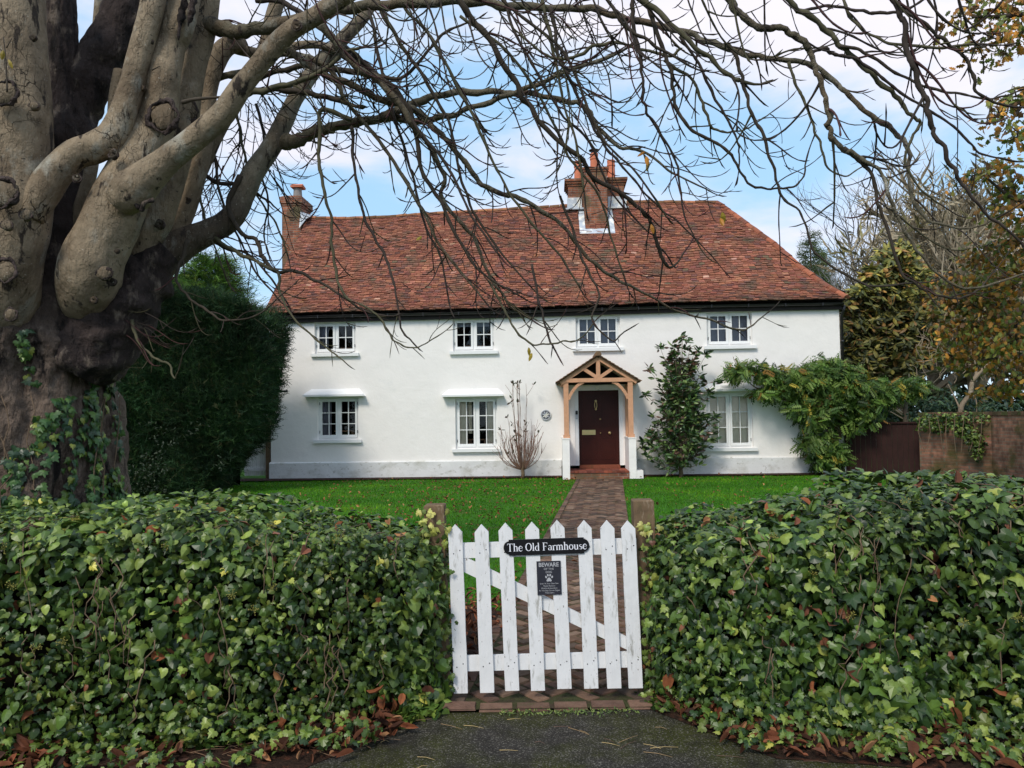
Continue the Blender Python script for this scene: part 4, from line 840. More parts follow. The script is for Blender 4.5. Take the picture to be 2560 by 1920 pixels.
n = 1700; y = 6+(rng.random(n)**1.3)*13.9; x = -5+rng.random(n)*13; near = rng.random(n) < .5; x = np.where(near, pathx(y)-(.6+rng.random(n)**1.5*3.2), x)
x = np.where(rng.random(n) < .2, -4+3*rng.random(n), x); b = MB(); z = lawnz(x, y)+.03
onp = np.abs(x-pathx(y)) < .55; kp = ~(onp & (rng.random(n) < .8)); P = np.stack([x, y, z+.015], -1)[kp]; n = len(P)
leaves(b, CURL, P, rng.normal(size=(n, 3))*.4+[0,0,1], rng.normal(size=(n, 3))*[1,1,.2], .035+.04*rng.random(n), palette(n, [(.26,.10,.04),(.17,.065,.035),(.36,.19,.07)], [3,3,1])); tag(b.build('fallen_leaves', M_dead), 'brown fallen leaves scattered over the lawn', 'leaves', kind='stuff')
# ------------------------------------------------------------------ shrubs against the house
def shrub_bare():
    bx, bz = 0.27, 0; base = hw(bx, -.5, 0); t = thing('bare_shrub', 'leafless vase-shaped shrub with thin upright stems left of the porch', 'shrub', tuple(base)); b = MB(); lv = []
    tr = MB(); tr.tube([(0,0,-.02),(.01,0,.12),(.0,0,.28),(.02,0,.42)], [.055,.045,.045,.03], 9, amp=.2, fr=9); tr.build('trunk', M_stem, t, smooth=True)
    r = random.Random(11)
    for i in range(58):
        a = r.uniform(0, 2*pi); sp = r.uniform(.15, 1.15); hgt = (2.45 if i < 7 else r.uniform(.9, 1.75)*(1.05-.35*sp)); wx = sp*.62; P = []
        for k in np.linspace(0, 1, 9):
            rad = wx*(1-(1-k)**2.2)*(1.0 if i > 7 else .55); P.append((cos(a)*rad+r.gauss(0,.008), .6*sin(a)*rad, .15+.25*sp*0+hgt*k*(.35+.65*k) if False else .2+(hgt-.2)*k**1.15))
        b.tube(P, np.linspace(.011, .004, 9), 5, c=(.21,.12,.085))
        for _ in range(3):
            k = r.randint(3, 7); p = np.array(P[k]); d = np.array([cos(a)*.3+r.gauss(0,.3), .3*r.gauss(0,1), 1.]); d /= np.linalg.norm(d); l = r.uniform(.12, .38); q = p+d*l; b.tube([p, p+d*l*.5+[.01,0,0], q], [.005,.004,.003], 4, c=(.22,.12,.09))
            if r.random() < .12 or hgt > 2.4 and r.random() < .5: lv.append(q)
        if i < 4: lv.append(P[-1])
    b.build('stems', M_twig, t, smooth=True)['kind'] = 'stuff'
    lv = np.array(lv); n = len(lv); lv = np.repeat(lv, 3, 0); n = len(lv); b = MB()
    leaves(b, OVAL, lv, rng.normal(size=(n, 3))+[0,-1,.3], rng.normal(size=(n, 3))+[0,0,.8], .09+.03*rng.random(n), palette(n, [(.05,.06,.03),(.08,.05,.03)], [1,1])); b.build('leaves', M_leaf, t)
shrub_bare()
def magnolia():
    base = hw(4.3, -.62, 0); t = thing('magnolia_shrub', 'upright evergreen shrub with glossy dark green leaves right of the porch', 'shrub', tuple(base)); r = random.Random(5)
    tr = MB(); tr.tube([(0,0,-.02),(.0,0,.2),(.02,0,.7),(-.02,0,1.4),(.03,0,2.2),(.1,0,3.0),(.12,0,3.5)], [.06,.05,.045,.035,.025,.014,.006], 8, amp=.15, fr=8); tr.build('trunk', M_stem, t, smooth=True)
    b = MB(); tips = []
    def wid(z): return float(np.interp(z, [.1,.45,.9,1.6,2.0,2.4,2.8,3.2,3.6], [.35,.88,.98,.78,.58,.66,.52,.45,.2]))
    for i in range(150):
        z0 = r.uniform(.15, 2.6); a = r.uniform(0, 2*pi); zt = min(3.6, z0+r.uniform(.15, .9)); w = wid(zt)*(r.uniform(.45, 1.0)); asym = .1 if zt > 2.2 else 0
        P = [np.array([.0, 0, z0])*(1-k)+np.array([cos(a)*w+asym, sin(a)*w*.6, zt])*k+np.array([0,0,-.12*sin(pi*k)]) for k in np.linspace(0, 1, 6)]
        b.tube(P, np.linspace(.011, .004, 6), 5, c=(.16,.12,.08))
        for k in (2, 3, 4, 5): tips.append((P[k], a, k))
    for (x, z) in ((-.75,2.75),(-.45,3.3),(.1,3.55),(.5,3.2),(.72,3.1),(.95,2.4),(.78,2.1),(-.85,2.1),(-.92,.9),(-.95,.75),(.9,1.5)):
        P = [np.array([0,0,z*.6])*(1-k)+np.array([x,0,z])*k for k in np.linspace(0, 1, 6)]; b.tube(P, np.linspace(.01,.004,6), 5, c=(.16,.12,.08))
        for k in (2, 3, 4, 5, 5): tips.append((P[k], 0, k))
    b.build('stems', M_twig, t, smooth=True)['kind'] = 'stuff'
    P = []; Nn = []; Td = []; C = []
    for p, a, k in tips:
        m = 8 if k == 5 else 3
        for _ in range(m):
            d = unit(rng.normal(size=3)*.8+np.array([cos(a)*.4, sin(a)*.4, .45])); P.append(p+rng.normal(size=3)*.03); Td.append(d); Nn.append(unit(np.cross(d, rng.normal(size=3)))*1.0+np.array([0,0,.9])); z = p[2]
            C.append((.09,.045,.028) if random.random() < (.10+.25*(z > 2.6)) else random.choice([(.03,.065,.02),(.045,.09,.025),(.07,.12,.03),(.12,.17,.05)]))
    b = MB(); n = len(P); leaves(b, OVAL, np.array(P), np.array(Nn), np.array(Td), .14+.07*rng.random(n), np.array(C)*(1+.2*rng.normal(size=(n,1)).clip(-1.5,1.5))); b.build('leaves', mat('glossy_leaf', rough=.32, spec=.5, col_attr=True), t)
magnolia()
def cloud(ells, density, tmpl, size, cols, wts, off=None, thick=.35, depthf=None, droop=.6, up=.4):
    """leaf cloud in ellipsoids; ells: (u,v,ru,rv,dist) measured on the photo, each at its own distance"""
    Ps = []; Ns = []
    for (u, v, ru, rv, d) in ells:
        c = at(u, v, d); k = d/FPX; n = int(density*ru*rv*k*k*pi*1.0)+3
        q = unit(rng.normal(size=(n, 3)))*(rng.random((n, 1))**.42); q2 = q*np.array([ru*k, max(thick, .7*ru*k) if thick else ru*k, rv*k]); q2 = q2*(1+.22*rng.normal(size=(n, 1)).clip(-1, 1.6)); Ps.append(c+q2); Ns.append(q)
    P = np.vstack(Ps); Q = np.vstack(Ns); n = len(P); N2 = unit(Q*.8+rng.normal(size=(n, 3))*.6+np.array([0,-.3,up])); T = rng.normal(size=(n, 3))*.7+np.array([0,-.2,-droop])+Q*.5
    tone = np.array([mnoise.noise(Vector(p*1.3)) for p in P]); C = palette(n, cols, wts)*(1+.45*tone[:, None])
    b = MB(); leaves(b, tmpl, P, N2, T, size*(.7+.6*rng.random(n)), C.clip(.004, 1)); return b
def wisteria():
    D = 19.6; base = at(2095, 1184, 19.75); base[2] = 0; t = thing('climbing_wisteria', 'green leafy climber with yellow sprays trained over the right house corner', 'climber', tuple(base))
    ells = [(1835,935,22,16,D),(1852,925,26,18,D),(1885,915,30,12,D),(1920,935,34,20,D),(1935,950,36,24,D),(1970,955,40,34,D),(2010,950,48,42,D),(2050,935,52,40,D),(2090,945,54,50,D),(2120,975,55,50,D),(2060,985,60,45,D),
            (2160,990,50,40,D),(2200,985,52,34,D),(2250,972,50,24,D),(2290,968,34,18,D),(2000,1015,40,30,D),(2030,1045,36,30,D),(2070,1030,44,30,D),(2030,1110,30,34,D),(2065,1110,32,40,D),(2085,1140,34,30,D),(2045,1150,26,22,D),(1925,985,22,14,D),(1895,980,14,10,D),(2165,1040,25,25,D),(2125,1055,14,35,D)]
    cloud(ells, 520, PIN, .22, [(.05,.105,.018),(.085,.155,.024),(.14,.21,.04),(.026,.055,.015),(.38,.30,.04),(.28,.15,.03)], [7,9,7,3,1.1,.4], thick=.42, droop=.55).build('leaves', M_leaf, t, world=True)
    b = MB()
    for k in range(6):
        q = smoothpts([at(2092+k*4, 1186, 19.75), at(2075+random.uniform(-14, 24), 1120, 19.7), at(2078+random.uniform(-20, 30), 1060, 19.8), at(2060+random.uniform(-50, 60), 985, 19.8)], 4); b.tube(q, np.linspace(.035, .015, len(q)), 6, amp=.2, fr=6)
    for pts in ([(2080,1000),(2000,965),(1930,950),(1850,930)], [(2100,1000),(2180,990),(2300,968)], [(1990,1010),(1900,975),(1860,945)], [(2075,1045),(2110,1070),(2200,1062)]):
        q = smoothpts([at(u, v, 19.75) for u, v in pts], 4); b.tube(q, np.linspace(.03, .008, len(q)), 6)
    b.build('stems', M_stem, t, world=True, smooth=True)['kind'] = 'stuff'
wisteria()
# ------------------------------------------------------------------ right background: board panel, brick wall, trees
def dropz(p): p = np.array(p); p[2] = 0; return p
p0, p1 = at(2112, 1100, 20.0), at(2298, 1100, 19.4); d_ = p1-p0; ang = math.atan2(d_[1], d_[0]); Lp = math.hypot(d_[0], d_[1])
g = thing('boarded_gate', 'dark brown boarded gate between the climber and brick wall', 'gate', (p0[0], p0[1], 0), ang)
b = MB(); n_ = 14
for i in range(n_): b.box((i*Lp/n_+.003,0,.03),((i+1)*Lp/n_-.003,.03,1.27))
b.build('boards', M_rust, g); b = MB(); b.box((0,-.04,1.27),(Lp,.05,1.31)); b.build('rail', M_rust, g)
w0, w1, w2 = at(2298, 1100, 19.0), at(2478, 1100, 17.5), at(2700, 1100, 14.5)
W_ = thing('garden_wall', 'mossy old red brick garden wall at the right of the house', 'wall', (w0[0], w0[1], 0))
def wall_seg(b, a, c, h, th):
    a = np.array(a[:2])-np.array([w0[0], w0[1]]); c = np.array(c[:2])-np.array([w0[0], w0[1]]); d = (c-a)/np.linalg.norm(c-a); n = np.array([d[1], -d[0]])*-1
    V = [(a[0],a[1],0),(c[0],c[1],0),(c[0],c[1],h),(a[0],a[1],h)]; A2 = a+n*th; C2 = c+n*th; V += [(A2[0],A2[1],0),(C2[0],C2[1],0),(C2[0],C2[1],h),(A2[0],A2[1],h)]
    b.add(V, [[[0,1,2,3],[5,4,7,6],[3,2,6,7],[0,3,7,4],[1,5,6,2]]])
b = MB(); wall_seg(b, w0, w1, 1.46, .23); wall_seg(b, w1, w2, 1.46, .23); b.build('brickwork', M_wall, W_)
b = MB()
for a, c in ((w0, w1), (w1, w2)):
    Lw = np.linalg.norm((c-a)[:2]); nn = int(Lw/.12); dd = (c-a)/Lw; nrm_ = np.array([-dd[1], dd[0]])
    for i in range(nn):
        q = a+dd*(i*.12); q = np.array([q[0]-w0[0], q[1]-w0[1]])-nrm_*.02; A = _rz(math.atan2(dd[1], dd[0])); b.box((.004,0,1.462),(.114,.27,1.54+random.gauss(0,.004)), palette(1, [(.15,.085,.055),(.10,.07,.04),(.08,.08,.03)], [2,2,2])[0], M=A, t=np.array([q[0], q[1], 0]))
b.build('coping', M_paver, W_)
iv = thing('wall_ivy', 'mat of ivy hanging over the brick garden wall', 'ivy', (at(2400,1100,18.3)[0], 18.2, 1.4))
cloud([(2330,1048,38,16,18.6),(2370,1042,40,12,18.3),(2420,1042,40,12,17.9),(2460,1046,26,12,17.6),(2350,1068,28,16,18.4),(2410,1075,30,22,17.9),(2440,1098,26,32,17.6),(2445,1130,14,22,17.5),(2400,1060,30,12,18.0),(2305,1060,12,20,18.7)], 900, IVY, .07, IVC[:5], [3,3,3,2,2], thick=.14, droop=.9).build('leaves', M_ivy, iv, world=True)
b = MB()
for k in range(8): u = 2300+k*22; b.tube([at(u, 1045, 18.4-.006*(u-2300)), at(u+random.uniform(-8,8), 1080, 18.35-.006*(u-2300)), at(u+random.uniform(-14,14), 1130, 18.3-.006*(u-2300))], .008, 4)
b.build('stems', M_stem, iv, world=True)['kind'] = 'stuff'
def limbtree(name, label, u, v, d, h, spread, r0, seed, col, tips=None, twn=3, gravity=0, levels=4, thick=1.0, lean=0.0, ang=.55, mtr=None):
    base = dropz(at(u, v, d)); t = thing(name, label, 'tree', tuple(base)); r = np.random.default_rng(seed); tr = MB(); br = MB(); ends = []
    def rec(p, dr, l, rad, lv):
        n = 7; P = [p]; q = p.copy(); dd = dr.copy()
        for _ in range(n): dd = unit(dd+r.normal(size=3)*.10+np.array([0,0,.05-gravity*(lv > 1)])); q = q+dd*l/n; P.append(q)
        (tr if lv == 0 else br).tube(P, np.linspace(rad, rad*(.62 if lv < levels else .25), n+1), 10 if lv == 0 else (6 if lv < 3 else 3), c=col, cap=lv < 2)
        if lv >= levels: ends.append(P[-1]); return
        for k in range(twn if lv else twn+2):
            i = int(n*(.35+.65*(k+1)/(twn+(0 if lv else 2)))); i = min(i, n); f = unit(dd*1.0+unit(r.normal(size=3)*[1,1,.5])*ang*(1+.3*r.random())*spread); rec(P[i], f, l*(.62+.2*r.random()), rad*(.55+.1*r.random()), lv+1)
    rec(np.array([0,0,-.05]), unit(np.array([lean, 0, 1.])), h*.33, r0, 0)
    tr.build('trunk', mtr or M_bark, t, smooth=True); br.build('branches', M_twig, t, smooth=False); return t, np.array(ends)+base
BG = 'trees behind the garden wall'
# far dark woodland that closes the view
b = MB(); ells = []
for k in range(34): ells.append((2030+k*22+random.uniform(-10,10), 900+random.uniform(-60,40)-min(k,16)*4, 60, 130, 34+random.uniform(-3,4)))
for k in range(22): ells.append((2060+k*30, 1010, 70, 50, 27+random.uniform(-1,2)))
b = cloud(ells, 26, OVAL, .42, [(.03,.045,.018),(.05,.065,.025),(.08,.08,.03)], [4,3,1], thick=1.5)
tag(b.build('woodland', M_matt), 'dark dense woodland far behind the wall and trees', 'woodland', kind='stuff')
for (u, d, h, lab) in ((2035, 44, 12.0, 'small conifer tip showing just beyond the roof hip'), (2062, 47, 11.6, 'second faint conifer tip right of the one beyond the roof hip')):
    bs = dropz(at(u, 900, d)); t = thing('conifer', lab, 'tree', tuple(bs), group='conifers beyond the roof hip'); b = MB(); b.tube([(0,0,0),(0,0,h)], [.2,.02], 6); b.build('trunk', M_stem, t)
    n = 2600; q = rng.random(n)**.6; z = h*(1-q*.8); rad = q*1.9*(rng.random(n)**.5); a = rng.random(n)*2*pi; P = np.stack([rad*np.cos(a), rad*np.sin(a), z-.25*rad], -1); b = MB(); leaves(b, SPRAY, P, rng.normal(size=(n,3))+[0,-1,.5], np.stack([np.cos(a), np.sin(a), .2+0*a], -1), .7, palette(n, [(.06,.09,.03),(.09,.12,.04)], [1,1])); b.build('crown', M_matt, t)
# bare tan tree
bare_tan, e = limbtree('bare_tree', 'large leafless tan tree with a haze of fine upright twigs right of the roof', 2330, 1000, 29, 12.2, 1.35, .32, 4, (.25,.205,.14), twn=5, levels=5, ang=.66, lean=.0)
t, e = limbtree('bare_tree', 'pale leafless tree at the far right edge above the wall', 2450, 1000, 27, 11.0, 1.3, .22, 9, (.26,.215,.15), twn=5, levels=4, ang=.6)
t, e = limbtree('bare_tree', 'thin grey leafless tree rising just right of the roof end', 2185, 1000, 33, 12.2, 1.15, .16, 21, (.22,.21,.21), twn=4, levels=5, ang=.55)
def slivers(k=9):
    v = []; f = []; q = random.Random(8)
    for i in range(k): b_ = len(v); y = i*.07; x = q.uniform(-.5, .5); v += [(0, y, 0), (x*.5, y+.32, q.uniform(-.1, .1)), (x, y+.55, 0), (x*.5+.011, y+.30, 0)]; f += [(b_, b_+1, b_+3), (b_+1, b_+2, b_+3)]
    return np.array(v, float), np.array(f), np.ones(len(v))
for t_, ee in ((t, []),):
    cloud([(2330,560,150,120,29),(2210,610,100,60,29),(2430,560,110,120,27.5),(2130,650,60,34,29.5),(2290,680,130,60,28.5),(2420,660,90,80,27)], 16, slivers(), .75, [(.36,.30,.20),(.27,.22,.14),(.22,.20,.09),(.42,.36,.25)], [3,3,1.5,1.5], thick=2.0, droop=-1.3, up=.1).build('fine_twigs', M_twig, bare_tan, world=True)['kind'] = 'stuff'
# evergreen magnolia tree
bs = dropz(at(2255, 1000, 23)); t = thing('evergreen_tree', 'evergreen tree with big olive leaves in whorls right of the house corner', 'tree', tuple(bs))
b = MB(); top = at(2260, 660, 23)-bs; b.tube([(0,0,0),(.1,0,1.5),(.0,0,3.0),top], [.09,.08,.06,.02], 8, c=(.10,.08,.06)); 
b.build('trunk', M_twig, t, smooth=True)
ells = [(2255,655,38,50,22.8),(2190,700,40,36,22.7),(2230,720,60,50,23),(2290,700,40,45,23),(2160,770,55,60,22.6),(2230,800,70,70,22.8),(2300,790,50,60,23.2),(2165,860,60,70,22.5),(2240,880,70,60,22.8),(2145,920,40,50,22.5),(2310,870,40,50,23.2),(2215,640,20,20,22.6)]
cl_ = []
for (u, v, ru, rv, d) in ells:
    for _ in range(int(ru*rv/24)):
        a = random.uniform(0, 2*pi); s_ = math.sqrt(random.random()); cl_.append((u+ru*s_*cos(a), v+rv*s_*sin(a), d+random.uniform(-.9, .6)))
C0 = np.array([at(*q) for q in cl_]); m = 10; P = np.repeat(C0, m, 0); n = len(P); ax = np.repeat(unit(rng.normal(size=(len(C0), 3))*.4+np.array([0,-.5,.8])), m, 0); Td = unit(rng.normal(size=(n, 3))+ax*.35); Nn = ax+rng.normal(size=(n, 3))*.25
hi = (P[:, 2] > 4.9).astype(float)[:, None]; Cc = palette(n, [(.11,.12,.03),(.19,.17,.04),(.30,.25,.05),(.05,.06,.022),(.26,.14,.04)], [5,5,1.8,4,2.4])*(.72+.75*hi)  # crown top brightened, lower leaves darkened: top light put into the leaf colour
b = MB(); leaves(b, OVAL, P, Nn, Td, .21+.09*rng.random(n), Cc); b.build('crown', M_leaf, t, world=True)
b = MB()
for q in C0[::5]: s_ = bs+np.array([0,0,max(.4, q[2]*.72-.3)]); b.tube([s_, (s_+q)/2+[0,0,-.1], q], [.025,.018,.01], 4, c=(.2,.16,.11))
b.build('branches', M_twig, t, world=True)
# oak in autumn colour (trunk stands beyond the right edge, boughs reach in)
OC = [(.34,.16,.03),(.46,.20,.03),(.22,.21,.04),(.12,.15,.03),(.58,.30,.05),(.16,.08,.03)]
bs = dropz(at(2860, 1000, 14)); t = thing('oak_tree', 'oak in orange and green autumn leaf reaching in from the right edge', 'tree', tuple(bs))
ells = [(2470,30,48,34,11),(2530,15,50,30,11),(2400,40,26,16,11.2),(2560,75,50,45,11),(2420,18,34,20,11.2),(2480,80,26,20,11),(2395,62,14,10,11),(2455,118,16,10,11),(2495,100,28,22,10.8),(2515,135,22,24,10.8),(2440,105,26,8,11),(2540,240,40,30,10.8),(2515,262,30,22,10.8),(2505,310,24,24,10.8),(2545,330,34,40,10.8),(2500,285,24,14,10.6),
        (2470,425,46,30,12),(2430,440,26,22,12),(2530,450,40,50,12),(2555,520,50,60,12),(2530,600,60,70,12.5),(2490,520,20,20,12),(2450,640,50,45,13.5),(2520,700,70,70,13.5),(2430,720,60,50,14),(2370,760,50,40,14.5),(2480,790,80,60,14),(2400,830,70,50,14.5),(2540,850,70,70,13.5),(2460,890,70,50,14.5),(2540,950,60,50,14),(2350,700,26,20,14.5),(2500,980,50,26,14.5),(2380,890,40,30,15)]
cloud(ells, 520, OAK, .115, OC, [4,3,5,6,1.5,3], thick=.7, droop=.8).build('crown', M_leaf, t, world=True)
b = MB(); b.tube([(0,0,-.05),(.1,0,2),(-.1,0,4.5),(.1,0,7.5)], [.5,.4,.36,.3], 16, amp=.1, fr=2, c=(.08,.06,.045)); b.build('trunk', M_rough, t, smooth=True)
b = MB()
for pts in ([(2800,-60,12),(2650,20,11.3),(2520,40,11),(2430,42,11)], [(2820,200,12),(2680,250,11.2),(2560,255,10.8),(2500,270,10.8)], [(2800,500,13),(2650,520,12.5),(2540,500,12),(2450,430,12)], [(2840,800,14),(2700,780,14),(2550,760,14),(2380,770,14.3)], [(2840,700,14),(2600,690,13.5),(2450,650,13.5)], [(2520,40,11),(2480,90,11),(2440,112,11)], [(2560,255,10.8),(2530,300,10.8),(2505,330,10.8)], [(2600,690,13.5),(2500,880,14),(2420,900,14.4)]):
    q = smoothpts([at(*p) for p in pts], 5); b.tube(q, np.linspace(.07, .015, len(q))*(1 if pts[0][0] > 2700 else .4), 7, c=(.06,.045,.035), amp=.15, fr=5)
for (u, v, ru, rv, d) in ells:
    c = at(u, v, d)
    for _ in range(5): e_ = at(u+random.uniform(-1,1)*ru, v+random.uniform(-1,1)*rv, d); b.tube([c, (c+e_)/2+rng.normal(size=3)*.04, e_], [.012,.009,.004], 4, c=(.06,.045,.035))
b.build('branches', M_twig, t, world=True, smooth=True)
# shrubs behind the wall
for (u, v, ru, rv, d, lab) in ((2330,1010,55,32,20.6,'dark bluish evergreen bush behind the left end of the wall'), (2500,1010,42,22,19,'low dark bush behind the right end of the wall'), (2405,1000,44,34,20.5,'dark bush filling the gap behind the small bare tree'), (2180,1010,70,50,24,'dense dark bush in shade behind the boarded gate')):
    bs = dropz(at(u, v, d)); t = thing('evergreen_bush', lab, 'bush', tuple(bs), group='bushes behind the wall'); cloud([(u,v,ru,rv,d),(u-ru*.4,v+rv,ru*.8,rv,d),(u+ru*.4,v+rv*1.2,ru*.8,rv,d)], 260, OVAL, .15, [(.02,.045,.03),(.035,.07,.035),(.05,.09,.04)], [3,3,1], thick=.6).build('leaves', M_leaf, t, world=True)
    b = MB(); b.tube([(0,0,0),(.02,0,.8),(0,0,1.4)], [.05,.04,.02], 6); b.build('stem', M_stem, t)
# small bare tree above the wall
bs = at(2408, 1100, 19.2); bs[2] = 0; t = thing('small_bare_tree', 'small multi-stemmed bare tree with pale curving limbs behind the brick wall', 'tree', tuple(bs))
b = MB(); tc_ = (.26,.20,.14)
def lim(pts, r0, r1, mb=b):
    q = smoothpts([at(*p) for p in pts], 5); mb.tube(q, np.linspace(r0, r1, len(q)), 7, c=tc_); return q
tm = MB(); lim([(2404,1130,19.2),(2402,1050,19.2),(2404,1015,19.2),(2425,985,19.2),(2430,955,19.2)], .075, .05, tm); tm.build('trunk', M_bark, t, world=True, smooth=True)
for pts, r0 in (([(2430,955,19.2),(2465,915,19.1),(2495,900,19.0),(2512,880,19)], .05), ([(2430,955,19.2),(2440,930,19.2),(2410,900,19.3),(2360,880,19.4),(2290,862,19.4)], .045), ([(2428,985,19.2),(2440,1000,19.2),(2442,1035,19.2)], .02), ([(2410,900,19.3),(2395,888,19.3),(2392,870,19.3)], .02), ([(2465,915,19.1),(2485,925,19),(2500,915,19)], .02), ([(2495,900,19),(2510,902,19),(2522,880,19)], .02), ([(2360,880,19.4),(2330,900,19.4),(2290,905,19.4)], .02), ([(2440,930,19.2),(2436,900,19.2),(2425,880,19.2)], .022), ([(2403,1030,19.2),(2385,990,19.3),(2370,960,19.3)], .025), ([(2330,872,19.4),(2320,850,19.4),(2290,840,19.4)], .018), ([(2480,905,19),(2485,870,19),(2478,845,19)], .02)): lim(pts, r0, .008)
for _ in range(60):
    u, v = random.uniform(2290, 2520), random.uniform(850, 960); lim([(u,v,19.2),(u+random.uniform(-14,14),v-random.uniform(10,24),19.2),(u+random.uniform(-22,22),v-random.uniform(25,50),19.2)], .009, .004)
b.build('branches', M_twig, t, world=True, smooth=True)
# ------------------------------------------------------------------ left background: conifer hedge and tree
bs = np.array([-8.4, 18, 0]); ch = thing('conifer_hedge', 'tall dense dark green conifer hedge at the left of the house', 'hedge', tuple(bs))
def ch_top(x): return np.interp(x, [-14,-9.5,-8.6,-8.0,-7.2,-6.4,-5.9,-5.4], [4.5,4.5,4.45,4.4,4.35,4.25,4.15,3.85])
n = 40000; fsel = rng.random(n); x = -12.5+6.85*rng.random(n); z = rng.random(n)**.9; top = ch_top(x); y = np.full(n, 16.6)+.0
P = np.stack([x, y, z*top], -1); Nn = np.tile([0,-1,.1], (n, 1)).astype(float)
rt = fsel < .22; nr = rt.sum(); P[rt, 0] = -5.78; P[rt, 1] = 16.7+2.6*rng.random(nr); P[rt, 2] = rng.random(nr)*3.9; Nn[rt] = [1,-.2,.1]
tp = (fsel > .22) & (fsel < .36); nt_ = tp.sum(); P[tp, 1] = 16.6+2.6*rng.random(nt_); P[tp, 2] = top[tp]; Nn[tp] = [0,-.3,1]
# rounded right corner, wavering face, foot tucked in
kx = np.clip((P[:, 0]+6.3)/.95, 0, 1); P[:, 1] += np.where(rt, 0, .55*kx**2); zz = P[:, 2]; tuck = np.clip((2.0-zz)/2.0, 0, 1); P[:, 0] -= np.where(P[:, 0] > -6.6, tuck**1.3*1.15, 0)
bul = np.array([.30*mnoise.fractal(Vector((p[0]*.8, p[1]*.8, p[2]*.7)), 1.0, 2.0, 4) for p in P]); P += Nn*(bul-rng.random(n)**2*.22)[:, None]
a = rng.normal(size=(n, 3))*.5; Td = unit(a+Nn*.45+np.array([0,-.1,.75])); N2 = unit(rng.normal(size=(n, 3))+Nn*.8); b = MB()
tone = np.array([mnoise.noise(Vector(p*1.1)) for p in P]); leaves(b, SPRAY, P, N2, Td, .20+.16*rng.random(n), palette(n, [(.012,.032,.013),(.022,.054,.019),(.036,.074,.022),(.050,.055,.022)], [4,4,2,.8])*(1+.8*tone[:, None]))
b.build('foliage', M_matt, ch, world=True)
b = MB()
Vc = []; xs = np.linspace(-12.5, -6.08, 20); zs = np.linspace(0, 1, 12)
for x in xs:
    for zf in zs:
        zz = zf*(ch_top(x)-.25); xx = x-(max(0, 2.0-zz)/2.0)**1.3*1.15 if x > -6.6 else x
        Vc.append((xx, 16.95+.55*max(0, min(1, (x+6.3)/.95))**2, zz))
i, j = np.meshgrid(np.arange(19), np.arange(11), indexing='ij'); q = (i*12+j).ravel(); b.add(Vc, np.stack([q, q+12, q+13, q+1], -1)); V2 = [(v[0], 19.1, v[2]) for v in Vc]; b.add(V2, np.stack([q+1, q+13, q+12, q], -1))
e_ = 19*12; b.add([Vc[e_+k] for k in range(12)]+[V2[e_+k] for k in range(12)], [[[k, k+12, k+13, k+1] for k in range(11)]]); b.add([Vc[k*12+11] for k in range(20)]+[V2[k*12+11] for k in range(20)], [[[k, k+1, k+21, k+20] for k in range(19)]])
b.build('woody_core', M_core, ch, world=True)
n = 1500; P = np.stack([-9.5+3.3*rng.random(n), 16.3+.2*rng.random(n), .1+rng.random(n)**1.4*1.5], -1); P = P[np.array([mnoise.noise(Vector((p[0]*1.1, 0, p[2]*1.3))) > -.02+.12*p[2] for p in P])]; n = len(P); b = MB(); leaves(b, OVAL, P, rng.normal(size=(n,3))+[0,-1,.4], rng.normal(size=(n,3)), .055+.03*rng.random(n), palette(n, [(.035,.05,.028),(.06,.075,.045),(.02,.035,.018)], [1,1,2])); o = b.build('hedge_foot_shrub', M_leaf)
tag(o, 'small-leaved greyish shrub growing at the foot of the dark conifer hedge', 'shrub')
for (u, v, d, h, w, lab, sd_) in ((530,1000,25,6.95,3.6,'bright green feathery conifer rising behind the dark hedge',1), (440,1000,26,6.5,3.2,'lower green conifer beside the trunk behind the dark hedge',2)):
    bs = dropz(at(u, v, d)); t = thing('conifer_tree', lab, 'tree', tuple(bs)); b = MB(); b.tube([(0,0,0),(0,0,h-.2)], [.18,.02], 6); b.build('trunk', M_stem, t)
    P = []; Td = []
    for k in range(1000):
        q = random.random()**.8; z = h*(1-q*.75); l = w*(.12+.88*q)*random.uniform(.55, 1.05); a = random.uniform(0, 2*pi)
        for s_ in np.linspace(.25, 1, 13): P.append((l*s_*cos(a)+random.gauss(0,.05), l*s_*sin(a)+random.gauss(0,.05), z+.28*l*s_*s_-.1*l+random.gauss(0,.05))); Td.append((cos(a), sin(a), .45))
    P = np.array(P); n = len(P); b = MB(); leaves(b, SPRAY, P, rng.normal(size=(n,3))*.6+[0,-.3,1], np.array(Td)+rng.normal(size=(n,3))*.45, .42, palette(n, [(.06,.13,.02),(.10,.20,.03),(.18,.24,.04),(.03,.07,.018)], [3,4,1.2,3])); b.build('crown', M_matt, t)
